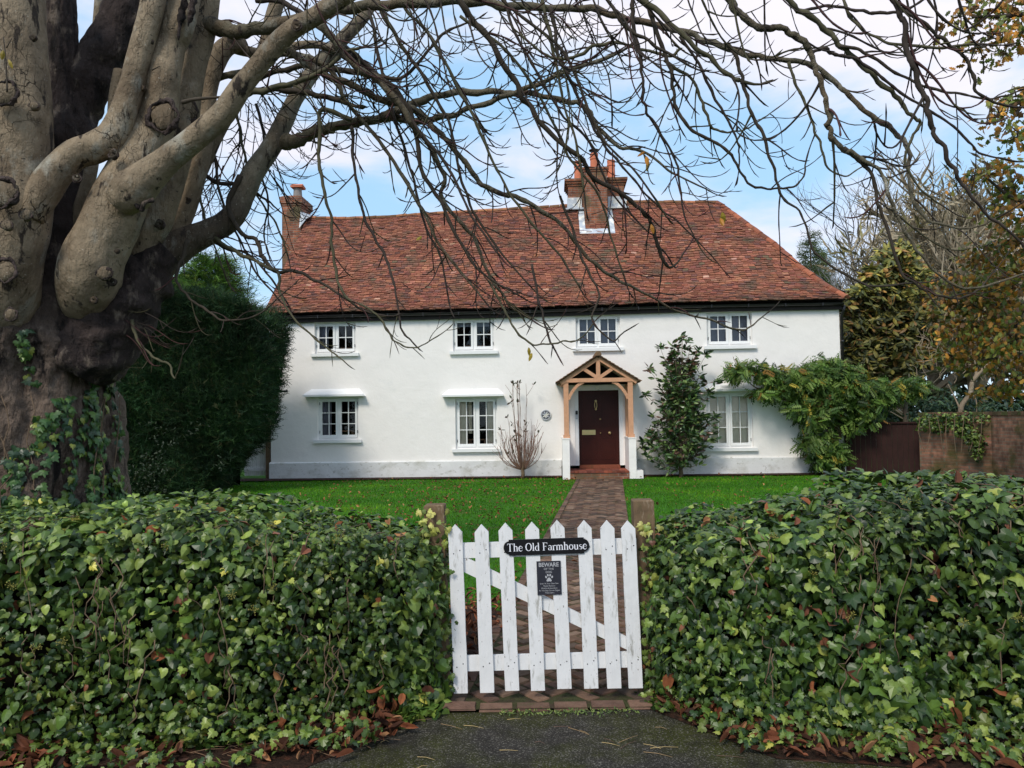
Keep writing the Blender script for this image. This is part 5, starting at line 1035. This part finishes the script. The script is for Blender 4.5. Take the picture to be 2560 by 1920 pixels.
# ------------------------------------------------------------------ the old chestnut tree in the left foreground
tb = at(60, 1350, 6.6); tb[2] = 0
CT = thing('chestnut_tree', 'huge old chestnut with dark fissured trunk, pale limbs and drooping bare branches', 'tree', tuple(tb))
PALE = np.array([.29,.225,.15]); MID = np.array([.15,.13,.095]); DARKB = np.array([.050,.036,.032]); BRN = np.array([.060,.047,.034])
def trace(pts, d0, d1, k=6):
    """pts (u,v,width px[,dist]) measured on the photo -> real 3-D centre line and radii"""
    n = len(pts); out = []
    for i, p in enumerate(pts):
        d = p[3] if len(p) > 3 else d0+(d1-d0)*i/(n-1); q = at(p[0], p[1], d); out.append([*q, p[2]*.5*d/FPX])
    return smoothpts(out, k)
def limb(name, pts, d0, d1, k, col, m, amp, fr=4, seg=8, nocap=False):
    q = trace(pts, d0, d1, seg); b = MB(); 
    if np.ndim(col) == 2: c = np.array([np.interp(np.linspace(0, 1, len(q)), np.linspace(0, 1, len(col)), np.asarray(col)[:, j]) for j in range(3)]).T
    else: c = col
    b.tube(q[:, :3], q[:, 3], k, c=c, amp=amp, fr=fr); return b.build(name, m, CT, smooth=True, world=True), q
# trunk: one big fluted column
b = MB(); tp_ = trace([(55,1480,440),(58,1330,425),(62,1180,410),(68,1040,400),(75,920,400),(95,820,430),(130,730,330),(150,640,240),(148,540,180),(152,440,140),(160,350,150),(158,270,110),(150,180,92),(144,60,86),(140,-80,80),(140,-220,74)], 6.7, 6.7, 16)
n0 = MB(); n0.tube(tp_[:, :3], tp_[:, 3], 128, c=DARKB); V = n0.V[0]; cen = np.repeat(tp_[:, :3], 128, 0); cen = np.vstack([cen, tp_[0, :3], tp_[-1, :3]])
for i in range(len(V)-2):
    d = V[i]-cen[i]; r = np.linalg.norm(d); a = math.atan2(d[1], d[0]); p = Vector((V[i][0]*5, V[i][1]*5, V[i][2]*1.3))
    f = 1+.16*mnoise.fractal(Vector((cos(a)*2.2, sin(a)*2.2, V[i][2]*.7)), 1, 2, 3)+.09*mnoise.fractal(p, 1.0, 2.1, 4)+.10*abs(mnoise.noise(Vector((V[i][0]*13, V[i][1]*13, V[i][2]*3.5))))-.05*abs(mnoise.noise(Vector((V[i][0]*30, V[i][1]*30, V[i][2]*12)))); V[i] = cen[i]+d*f
bt = np.clip((V[:, 2:3]-1.7)/1.3, 0, 1); n0.C = [np.array([.17,.125,.095])*(1-bt)+DARKB*bt]; n0.V = [V]; n0.build('trunk', M_rough, CT, smooth=True, world=True)
LS = []
def L_(*a, **k): o, q = limb(*a, **k); LS.append(q); return q
L_('bough', [(160,360,110),(196,262,112),(246,162,110),(298,62,104),(340,-50,94),(375,-180,86)], 6.75, 6.9, 28, DARKB, M_rough, .22, 5)
L_('bough', [(215,900,190),(275,810,185),(330,725,150),(388,655,112),(448,612,84),(521,580,64),(582,540,58),(630,440,54),(676,372,50),(702,322,46),(733,258,40),(778,186,39),(833,122,36),(877,76,33),(915,34,29),(945,-25,26),(985,-120,22)], 6.55, 7.6, 26, [DARKB]*4+[BRN*1.6]*3+[MID*1.25]*10, M_bark, .07, 6)
L_('dark_collar', [(190,930,150),(262,828,190),(322,742,168),(372,668,118),(420,628,85)], 6.42, 6.6, 30, DARKB, M_rough, .26, 6)
L_('limb', [(-95,1000,60,6.7),(-40,900,120,6.4),(8,770,152,6.1),(26,650,146,5.97),(40,540,164),(38,420,168),(36,260,168),(34,100,150),(28,-60,146),(20,-220,140)], 5.95, 6.0, 40, PALE, M_bark, .03, 5)
L_('limb', [(70,540,80),(105,482,84),(140,432,78),(186,388,74),(236,370,76),(280,342,76),(306,290,66),(328,222,60),(345,150,57),(364,80,58),(384,0,58),(400,-100,56)], 5.9, 6.1, 32, PALE, M_bark, .03, 6)
L_('limb', [(246,850,30,6.95),(236,815,86,6.62),(228,777,118,6.42),(221,733,142,6.26),(223,696,150,6.17),(234,647,148,6.12),(257,600,138,6.12),(284,540,140,6.12),(315,463,124,6.12),(350,386,110,6.15),(378,328,104,6.2),(397,270,93,6.2),(407,193,86,6.2),(424,116,76,6.25),(443,70,78,6.25),(456,0,82,6.3),(468,-110,80,6.3)], 6.15, 6.3, 40, [DARKB*1.6,PALE*.6]+[PALE]*12, M_bark, .03, 5)
L_('limb', [(300,505,80),(330,478,104),(372,440,84),(428,392,66),(482,350,62),(552,290,60),(600,222,54),(645,165,50),(690,112,52),(731,74,48),(789,40,45),(847,0,44),(935,-60,40),(1040,-140,34)], 5.95, 5.5, 28, PALE*.92, M_bark, .03, 6)
L_('limb', [(310,705,20),(322,670,50),(340,630,68),(362,590,84),(386,550,86),(410,500,74),(428,455,66),(448,386,62),(465,309,60),(476,231,56),(489,154,58),(508,90,56),(520,30,52),(530,-80,50)], 6.45, 6.6, 30, PALE*.85, M_bark, .03, 5)
L_('limb', [(385,680,50),(405,640,58),(430,590,56),(455,540,56),(480,463,56),(500,386,54),(516,309,48),(520,231,44),(534,170,48),(562,120,48),(604,104,40)], 6.75, 7.0, 24, PALE*.8, M_bark, .04, 5)
L_('limb', [(604,106,42),(590,118,34),(640,132,24),(700,125,22),(760,112,20),(820,118,18),(890,160,14)], 7.0, 7.3, 14, PALE*.7, M_bark, .03)
L_('limb', [(496,430,44),(530,350,43),(568,280,42),(606,225,40),(642,165,39),(664,120,38),(680,50,37),(694,0,36),(705,-60,34)], 7.0, 7.1, 16, PALE*.7, M_bark, .04)
L_('limb', [(195,345,30),(222,262,30),(238,160,28),(246,60,27),(252,-30,25)], 7.4, 7.6, 12, PALE*.7, M_bark, .03)
L_('limb', [(178,620,34),(195,540,34),(222,450,32),(235,380,30)], 6.5, 6.6, 12, PALE*.65, M_bark, .03)
L_('limb', [(286,350,34),(290,260,38),(304,180,40)], 6.55, 6.6, 14, PALE*.7, M_bark, .03)
# branches that leave the limbs; each is traced, then carries twigs
BR = [
 ('H',[(505,60,46),(537,66,40),(590,82,34),(630,75,32),(731,55,29),(833,26,27),(934,14,24),(1040,8,22),(1159,3,21),(1260,12,20),(1376,20,18),(1492,26,17),(1579,49,16),(1674,72,15),(1760,98,15),(1847,127,14),(1934,145,13),(2021,159,12),(2094,208,12),(2151,269,12),(2224,318,12),(2261,356,11),(2273,400,9),(2273,463,8),(2297,525,8),(2341,559,6),(2430,570,5),(2490,545,4)],6.6,4.6),
 ('F',[(712,352,44),(740,352,32),(790,330,28),(847,315,24),(948,295,22),(1006,269,20),(1060,252,18),(1145,231,16),(1260,234,15),(1347,240,13),(1434,258,12),(1469,272,11),(1492,318,10),(1550,367,8),(1608,379,7),(1680,430,5),(1760,470,4)],7.0,6.6),
 ('F2',[(948,295,20),(1064,301,15),(1174,272,13),(1289,231,12),(1405,182,11),(1538,135,9)],6.95,6.6),
 ('G',[(1120,-70,16),(1145,0,15),(1203,72,15),(1260,162,14),(1304,229,14),(1347,304,13),(1434,385,12),(1492,443,12),(1571,495,11),(1613,534,10),(1629,562,9),(1646,617,9),(1663,659,8),(1685,664,5),(1710,631,4)],5.4,6.2),
 ('I',[(700,110,22),(812,188,17),(880,215,17),(934,240,17),(1021,266,16),(1079,312,14),(1124,362,13),(1174,420,12),(1208,463,12),(1280,490,12),(1335,517,11),(1405,562,10),(1446,612,9),(1496,667,9),(1552,703,7),(1627,742,6),(1696,778,5),(1769,798,5),(1839,823,5),(1872,819,4),(1911,788,3)],6.5,7.2),
 ('J',[(800,60,20),(847,110,18),(890,162,18),(960,215,17),(1021,300,15),(1060,345,13),(1110,440,11),(1103,487,10),(1155,559,9),(1190,608,8),(1219,680,7),(1248,724,6),(1277,767,5),(1330,800,4)],6.2,6.9),
 ('J2',[(835,112,18),(920,170,15),(1000,240,14),(1040,330,12),(1054,434,10),(1100,500,9),(1140,590,8),(1185,660,7),(1230,700,5),(1300,740,4)],6.5,6.5),
 ('K',[(879,300,12),(807,275,11),(800,330,10),(795,391,9),(812,475,8),(828,550,7),(828,608,7),(840,680,7),(863,738,6),(929,776,5),(958,808,5),(981,848,4),(1016,866,4),(1050,866,3),(1081,848,3)],6.6,6.3),
 ('Lb',[(879,318,10),(886,420,7),(900,507,7),(918,565,7),(958,631,7),(981,695,6),(993,747,5),(1002,819,5),(1030,854,4)],6.7,6.4),
 ('M',[(600,440,16),(570,520,12),(610,590,10),(640,593,10),(657,640,10),(692,677,9),(741,680,8),(802,709,7),(842,732,6),(900,772,5),(945,786,4)],6.9,6.4),
 ('M2',[(520,582,14),(538,595,10),(575,620,9),(607,638,9),(650,660,8),(694,681,8),(700,730,6),(730,790,5),(780,840,4),(830,880,4),(862,905,3)],6.9,6.3),
 ('N',[(1790,-70,20),(1824,0,19),(1862,38,18),(1911,72,17),(1963,78,16),(2006,104,16),(2029,133,15),(2041,179,14),(2064,246,13),(2070,304,13),(2079,330,13),(2108,370,12),(2151,396,11),(2200,430,8),(2230,511,8),(2269,583,7),(2297,631,7),(2370,704,6),(2442,720,6),(2560,684,5)],4.4,4.4),
 ('N2',[(2108,370,12),(2151,400,11),(2172,424,9),(2191,487,8),(2215,559,8),(2249,670,7),(2288,709,6),(2336,733,6),(2389,745,6),(2442,728,5),(2475,690,3)],4.4,4.5),
 ('O',[(1930,-60,15),(1972,0,14),(2015,35,14),(2076,81,13),(2099,116,13),(2151,159,12),(2209,214,12),(2244,249,11),(2275,290,9),(2299,304,8),(2282,341,7),(2262,400,6),(2300,470,5),(2350,510,4)],4.7,4.8),
 ('P',[(2220,-70,15),(2235,0,14),(2253,52,14),(2267,116,14),(2287,179,13),(2311,246,13),(2325,304,12),(2348,353,11),(2383,420,10),(2412,469,8),(2450,520,8),(2490,554,7),(2539,593,6),(2580,640,5)],4.0,4.1),
 ('Q',[(1820,110,12),(1836,133,10),(1853,179,9),(1859,217,9),(1876,278,8),(1905,327,8),(1928,405,7),(1946,463,6),(1960,492,6),(2008,545,5),(2032,622,5),(2095,675,5),(2182,716,5),(2273,708,4)],5.0,5.0),
 ('R',[(1560,-60,15),(1610,0,14),(1702,84,12),(1760,133,11),(1818,182,10),(1850,202,10)],5.0,5.0),
 ('S',[(1575,-60,12),(1581,0,11),(1584,66,10),(1601,136,10),(1604,180,7),(1607,231,7),(1610,266,7),(1630,301,6),(1659,347,6),(1688,399,6),(1700,463,5),(1712,540,4),(1740,600,3)],5.2,5.4),
 ('T',[(1600,-40,12),(1645,87,10),(1674,168,9),(1685,240,8),(1708,301,8),(1760,341,7),(1818,376,7),(1847,422,6),(1882,463,6),(1934,472,5),(1985,466,5),(2008,440,4),(2014,408,4)],5.1,5.3),
 ('U',[(1660,150,9),(1726,194,7),(1746,231,7),(1766,284,7),(1778,318,6),(1812,331,5),(1860,325,4),(1891,307,4),(1930,280,3)],5.2,5.2),
 ('V',[(1700,90,9),(1746,156,7),(1775,220,7),(1812,289,6),(1841,347,5),(1848,385,4)],5.1,5.2),
 ('X1',[(640,196,13),(700,180,13),(780,168,14),(850,180,14),(930,190,11),(1000,195,9),(1054,150,8),(1100,90,7),(1160,60,5)],6.9,6.6),
 ('X2',[(620,232,16),(690,218,15),(760,200,13),(830,160,10),(860,130,9),(900,120,7)],6.4,6.3),
 ('X3',[(530,200,20,7.1),(560,190,18,7.0),(640,178,17,6.9),(700,135,18),(760,140,18),(830,180,12),(870,260,10),(960,370,9),(1040,500,8),(1090,600,7),(1160,690,6),(1210,750,4)],6.9,6.6),
 ('X4',[(590,240,16),(640,228,16),(720,228,15),(790,236,14),(852,252,12)],6.6,6.6),
 ('X5',[(1150,600-560,8),(1250,115,7),(1320,190,7),(1380,310,6),(1430,400,6),(1500,490,5),(1530,600,5),(1560,690,4)],5.8,6.1),
 ('X6',[(1375,18,10),(1388,80,9),(1402,160,8),(1440,230,8),(1472,290,7),(1500,350,7),(1540,400,6),(1600,470,5),(1650,520,5),(1700,560,4),(1780,640,3)],5.6,5.8),
 ('X7',[(1500,-30,8),(1560,60,9),(1630,110,8),(1700,150,6)],5.0,5.0),
 ('X8',[(1700,120,7),(1680,140,7),(1650,135,7),(1590,120,7),(1550,108,7),(1490,115,8),(1440,140,8),(1390,148,7),(1340,120,6),(1300,85,5)],5.4,5.6),
 ('X9',[(2029,133,9),(2060,122,9),(2090,140,9),(2140,150,8),(2200,190,7),(2260,240,7),(2330,280,6),(2400,330,6),(2450,380,5),(2520,400,5)],4.5,4.6),
 ('Y1',[(2099,116,8),(2160,130,8),(2240,180,7),(2320,220,7),(2400,235,6),(2480,245,5),(2540,230,4)],4.7,4.6),
 ('Y2',[(2100,-30,8),(2130,50,8),(2200,100,7),(2280,118,8),(2370,118,7),(2450,110,6)],4.8,4.6),
 ('Y3',[(1990,30,8),(2060,16,7),(2140,25,7),(2200,30,8),(2260,32,7),(2330,-20,6)],4.8,4.6),
 ('Y4',[(2250,20,7),(2310,60,8),(2350,95,9),(2400,130,9),(2430,185,8),(2445,230,7),(2500,260,6)],4.2,4.3),
 ('Y5',[(1972,155,8),(1990,210,7),(2010,250,7),(2030,300,6),(2045,350,6),(2065,410,5),(2110,440,4),(2150,420,3)],4.8,4.8),
 ('Y6',[(640,0,14),(700,8,13),(760,38,12),(800,75,11),(860,120,12),(900,145,11),(980,230,9),(1050,330,8),(1120,420,7),(1180,540,6),(1250,640,5)],6.6,6.3),
 ('Z1',[(1200,-60,9),(1290,30,8),(1400,120,7),(1460,240,7),(1500,340,6),(1580,420,5),(1640,500,5)],5.4,5.5),
 ('Z2',[(1340,-60,9),(1370,60,8),(1390,160,7),(1410,260,6),(1440,360,6),(1460,480,5)],5.6,5.7),
 ('Z3',[(1250,-50,8),(1280,60,7),(1330,160,7),(1400,280,6),(1470,350,6),(1530,480,5),(1600,560,4)],5.9,6.0),
 ('Z4',[(930,-40,10),(960,40,10),(1010,120,9),(1080,230,8),(1130,330,7),(1150,440,7),(1190,540,6),(1260,640,5),(1330,720,4)],6.6,6.6),
 ('Z5',[(960,-50,9),(1000,10,9),(1060,70,8),(1130,190,8),(1200,330,7),(1250,440,6),(1330,560,6),(1400,640,5),(1450,720,4)],6.4,6.6),
 ('Z6',[(905,-40,9),(930,60,9),(960,200,8),(1000,340,7),(1040,470,6),(1060,560,6),(1100,640,5),(1120,740,4)],6.8,6.8),
 ('Z7',[(1400,490,7),(1440,600,6),(1470,680,6),(1500,740,5),(1480,800,4),(1530,850,4),(1560,830,3)],6.2,6.0),
 ('Z8',[(1220,700,6),(1255,760,6),(1275,800,5),(1310,850,5),(1350,862,4),(1400,855,4),(1450,848,3),(1490,800,3)],6.5,6.3),
 ('Z9',[(1330,660,6),(1345,740,6),(1360,800,5),(1375,850,5),(1390,880,4)],6.5,6.4),
 ('K1',[(520,330,8),(540,420,7),(560,520,6),(600,600,5),(640,680,5),(690,740,4)],7.1,6.8),
 ('K2',[(585,250,9),(600,330,7),(620,420,6),(650,500,5),(690,560,5),(720,640,4)],7.3,7.2),
 ('K3',[(490,425,12),(545,455,10),(600,462,8),(655,492,6),(690,520,4)],7.0,7.2),
 ('K4',[(505,580,9),(530,600,8),(570,625,7),(630,640,6),(680,700,5),(720,760,4)],7.0,6.8),
 ('K5',[(498,400,7),(505,520,6),(530,600,5),(560,680,4)],6.9,6.8),
 ('K6',[(640,260,8),(660,340,7),(650,420,6),(670,500,5),(660,580,4)],7.3,7.3),
 ('W1',[(470,600,12),(450,660,9),(440,700,7),(470,740,6),(510,770,6),(560,800,5),(640,790,4),(700,740,3)],6.5,6.2),
 ('W2',[(330,800,10),(345,850,7),(380,890,6),(420,910,5),(435,945,4),(445,930,3)],6.3,6.0),
]
tw = []
class Tw: pass
ENV_U = [0,560,650,700,850,950,1100,1200,1300,1450,1500,1640,1760,1950,2100,2250,2560]; ENV_V = [940,940,900,930,925,880,880,800,900,890,830,770,800,820,700,740,730]
TWB = MB(); TWC = np.array([.042,.032,.026]); REDT = np.array([.062,.028,.026]); GRN = np.array([.055,.050,.026])
rr = np.random.default_rng(42); cnt = [0]
BUD = []
def grow(p, d, L, r, lv, sag):
    st_ = .045 if lv < 2 else .032; n = max(4, int(L/st_)); P = [p.copy()]; q = p.copy(); hz = d.copy(); hz[2] = 0; hz = unit(hz+rr.normal(size=3)*[.2,.2,0]); w = rr.normal(size=3)*.5
    for i in range(n):
        k = i/n; w = .86*w+rr.normal(size=3)*.30
        g = (-sag*(1-k*1.3) if k < .48 else 3.3*(k-.45)) if lv < 1 else (-.3 if k < .2 else 1.5*k)
        d = unit(d+np.array([0,0,g*.20])+w*.10+hz*(.03+.05*k)); q = q+d*st_*(.8+.4*rr.random())
        if i > 1 and i % 3 == 0:
            uv = proj(q)
            if uv[1] > np.interp(uv[0], ENV_U, ENV_V): break
        P.append(q.copy())
    if len(P) < 4: return
    P = np.array(P); rad = np.linspace(r, max(r*.45, .0020), len(P)); rad[1::3] *= 1.22; rad[-1] *= .4; rad[-2] *= 1.5
    c = (TWC if rr.random() < .55 else (REDT if rr.random() < .5 else GRN))*(.8+.4*rr.random())
    TWB.tube(P, rad, 5 if r > .006 else 4, c=c, cap=False); cnt[0] += 1; BUD.append(P[-1])
    if lv < 2:
        step = 5 if lv == 0 else 4; sg = rr.choice([-1, 1])
        for i in range(3, len(P)-2, step):
            if rr.random() < (.80 if lv == 0 else .55):
                t_ = unit(P[i+1]-P[i-1]); s_ = unit(np.cross(t_, [.2, .1, 1.])+rr.normal(size=3)*.5)*sg; sg = -sg
                grow(P[i], unit(t_*.75+s_*.75), L*(.22+.35*rr.random())*(1-.35*i/len(P)), r*(.55+.1*rr.random()), lv+1, sag*.7)
for bi, (nm, pts, d0, d1) in enumerate(BR):
    q = trace(pts, d0, d1, 7); n = len(q)
    # knobbly growth: nodes and slight wander
    wv = np.array([[mnoise.noise(Vector((i*.33, bi*3.1, c*7.7))) for c in range(3)] for i in range(n)]); ft = np.clip((q[:, 3:4]*1.2+.006), 0, .03); P = q[:, :3]+wv*ft*np.sin(np.linspace(0, pi, n))[:, None]**.3
    r = np.maximum(q[:, 3], .0028)*(1+.16*np.sin(np.arange(n)*1.9)**8+.06*rr.normal(size=n)); thin = q[:, 3].max() < .03
    cc = [BRN*.85, np.array([.085,.078,.045]), TWC*1.15][bi % 3]
    if pts[0][2] >= 20: cc = np.array([.12,.105,.07])
    b = MB(); b.tube(P, r, 12 if q[0, 3] > .03 else 8, c=cc, amp=.12, fr=14); b.build('branch', M_bark if pts[0][2] >= 20 else M_twig, CT, smooth=True, world=True)
    seg = np.linalg.norm(np.diff(P, axis=0), axis=1); acc = 0; nxt = .12; sg = 1; tot = seg.sum()
    for i in range(2, n-1):
        acc += seg[i]
        if acc > nxt:
            acc = 0; nxt = .10+.13*rr.random()
            uv = proj(P[i]); 
            if uv[1] > 1000 or uv[1] < -160: continue
            if uv[0] > 1700 and rr.random() < .45: continue
            if uv[1] > 480 and rr.random() < .12: continue
            t_ = unit(P[i+1]-P[i-1]); s_ = unit(np.cross(t_, [0, 1, 0])*sg+rr.normal(size=3)*.6); sg = -sg
            L = (.24+.62*rr.random()**1.4)*(1.15 if uv[1] < 300 else .75)
            grow(P[i], unit(t_*.8+s_*.75), L, float(np.clip(r[i]*.55, .0032, .0075)), 0, .9)
    grow(P[-1], unit(P[-1]-P[-3]), .25, float(r[-1]), 1, .2)
for k in range(26):
    u, v = rr.uniform(500, 720), rr.uniform(200, 440); grow(at(u, v, rr.uniform(7.2, 7.5)), unit(np.array([rr.uniform(-.2, .8), rr.uniform(-.2, .3), -.6])), rr.uniform(.5, 1.1), rr.uniform(.004, .007), 0, 1.1)
for k in range(9):
    u, v = rr.uniform(280, 420), rr.uniform(760, 840); grow(at(u, v, 6.3), unit(np.array([rr.uniform(.2, .9), rr.uniform(-.3, .1), -.2])), rr.uniform(.3, .6), .0045, 0, .8)
# more hanging boughlets that come down from above the frame
for k in range(46):
    u = rr.uniform(620, 2450); d = rr.uniform(4.6, 7.4) if u < 1700 else rr.uniform(3.9, 5.5); p = at(u, rr.uniform(-200, -25), d)
    grow(p, unit(np.array([rr.uniform(.1, .9), rr.uniform(-.2, .3), -.55])), rr.uniform(.7, 1.5) if u < 1750 else rr.uniform(.4, .9), rr.uniform(.005, .009), 0, 1.1)
TWB.build('twigs', M_twig, CT, smooth=True, world=True)['kind'] = 'stuff'
print('twigs', cnt[0])
# knots, branch scars and collars on the limbs
def scar(u, v, R_, d, asp=1.0, deep=False, tilt=0):
    c = at(u, v, d); k = d/FPX; R_ *= k; b = MB(); n = 30; P = []
    for t in np.linspace(0, 2*pi, n+1): rad = R_*(1+.30*mnoise.noise(Vector((cos(t)*1.6+u, sin(t)*1.6, v)))); x, z = rad*cos(t), rad*asp*sin(t); P.append(c+np.array([x*cos(tilt)-z*sin(tilt), -.0, x*sin(tilt)+z*cos(tilt)]))
    b.tube(np.array(P)+np.array([0,.012,0]), R_*(.09+.11*np.sin(np.arange(n+1)*.31+u)**2), 10, c=DARKB*1.5, cap=False, amp=1.2, fr=34)
    b.build('bark_scar', M_rough, CT, smooth=True, world=True); b = MB()
    b.tube([c+[0,.03,0], c+[0,.004,0], c+[0,-R_*(.10 if not deep else -.2),0]], [R_*1.0, R_*.85, R_*.3], 20, c=PALE*(.62 if not deep else .12), amp=.3, fr=18); b.build('bark_knot', M_bark, CT, smooth=True, world=True)
for s_ in ((405,290,36,6.02,1.05),(12,232,30,5.64,1.0),(6,482,34,5.60,1.05),(62,535,15,5.66,.8),(14,562,15,5.63,.7),(12,676,26,5.72,1.1),(24,786,17,5.73,.8),(318,266,17,5.98,.9),(190,444,11,5.86,1.0),(282,384,12,5.86,.9),(290,627,6,5.92,.9),(258,682,19,5.88,.7),(276,704,12,5.93,.55),(232,750,9,5.97,.8),(472,278,22,6.47,1.1),(398,560,12,6.33,.8),(466,500,9,6.74,.8),(740,62,12,5.48,1.1),(82,262,13,5.68,.6),(80,92,9,5.70,.6),(372,102,9,6.02,.55),(352,218,8,6.0,.5)): scar(*s_, deep=s_[2] < 13)
# collar of old bark where the front limb leaves, and vertical dark flakes at the top
for (u0, v0, u1, v1, d) in ((308,448,372,402,5.92),(300,470,350,520,5.86),(355,528,385,500,5.86)):
    q = smoothpts([at(u0,v0,d), at((u0+u1)/2-8,(v0+v1)/2-6,d-.03), at(u1,v1,d)], 6); b = MB(); b.tube(q, .018, 8, c=DARKB, amp=.7, fr=25); b.build('bark_scar', M_rough, CT, smooth=True, world=True)
for (pts, d) in (([(462,-30),(458,10),(452,50),(446,100)],6.12),([(484,-10),(478,30),(470,66)],6.12)):
    q = smoothpts([at(u,v,d) for u, v in pts], 5); b = MB(); b.tube(q, np.interp(np.linspace(0, 1, len(q)), [0,.5,1], [.02,.03,.006]), 9, c=DARKB*1.2, amp=1.1, fr=22); b.build('bark_scar', M_rough, CT, smooth=True, world=True)
for (pts, d, r) in (([(455,256),(490,248),(562,242)],5.8,.018), ([(18,230),(16,180),(14,140),(8,92)],5.58,.007), ([(16,120),(30,95)],5.58,.005), ([(272,395),(292,385),(302,345)],5.83,.005), ([(380,175),(400,165)],6.0,.007)):
    q = smoothpts([at(u,v,d) for u, v in pts], 4); b = MB(); b.tube(q, np.linspace(r, r*.5, len(q)), 7, c=BRN); b.build('spur', M_twig, CT, smooth=True, world=True)
# a few leaves that still hang in the tree
b = MB(); P = [at(1612,378,5.3), at(1622,402,5.3), at(1616,390,5.3), at(1805,530,4.9), at(1800,545,4.9), at(1628,880-320,5.6), at(8,125,5.55), at(20,148,5.55), at(1330,882,6.2), at(1322,868,6.2), at(1055,590,6.6)]; n = len(P)
leaves(b, OVAL, np.array(P), rng.normal(size=(n,3))*.4+[0,-1,.2], rng.normal(size=(n,3))*.4+[0,0,-1], .075, palette(n, [(.40,.17,.02),(.30,.22,.03)], [1,1])); b.build('last_leaves', M_leaf, CT, world=True)
# ivy climbing the trunk
iv = thing('trunk_ivy', 'ivy climbing the dark trunk of the big foreground tree', 'ivy', tuple(tb))
P = []; Nn = []
zz_ = tp_[:, 2]; 
for _ in range(6500):
    z = .6+(random.random()**1.5)*2.2; 
    i = int(np.argmin(np.abs(zz_-z))); c = tp_[i, :3]; r = tp_[i, 3]; a = random.uniform(-pi*1.05, .18)
    vine = mnoise.noise(Vector((a*2.6, z*.55, 2.2))); lim_ = 1.62+1.3*vine+.3*max(0, a+.5)
    if z > lim_ + .25: continue
    if z > 1.0 and mnoise.noise(Vector((a*5, z*1.6, 9))) < -.02+ (z-1.0)*.22: continue
    f = 1.07+.16*mnoise.fractal(Vector((cos(a)*2.2, sin(a)*2.2, z*.7)), 1, 2, 3); P.append([c[0]+cos(a)*r*f, c[1]+sin(a)*r*f-.0, z]); Nn.append([cos(a), sin(a), .2])
P = np.array(P)+rng.normal(size=(len(P),3))*.015; n = len(P); b = MB(); leaves(b, IVY, P, np.array(Nn)+rng.normal(size=(n,3))*.35, rng.normal(size=(n,3))*.4+[0,0,-1], .05+.04*rng.random(n), palette(n, [(.035,.085,.022),(.06,.12,.028),(.028,.06,.028),(.12,.19,.035),(.24,.27,.05)], [4,4,3,2,.7])); b.build('leaves', M_ivy, iv, world=True)
b = MB()
for _ in range(16):
    a = random.uniform(-pi*.95, .0); z = .5; P = []
    for k in range(12):
        i = int(np.argmin(np.abs(zz_-z))); c = tp_[i, :3]; r = tp_[i, 3]*1.1; P.append([c[0]+cos(a)*r, c[1]+sin(a)*r, z]); z += .12; a += random.gauss(0, .05)
    b.tube(P, np.linspace(.008, .003, 12), 5)
b.build('stems', M_stem, iv, world=True, smooth=True)['kind'] = 'stuff'
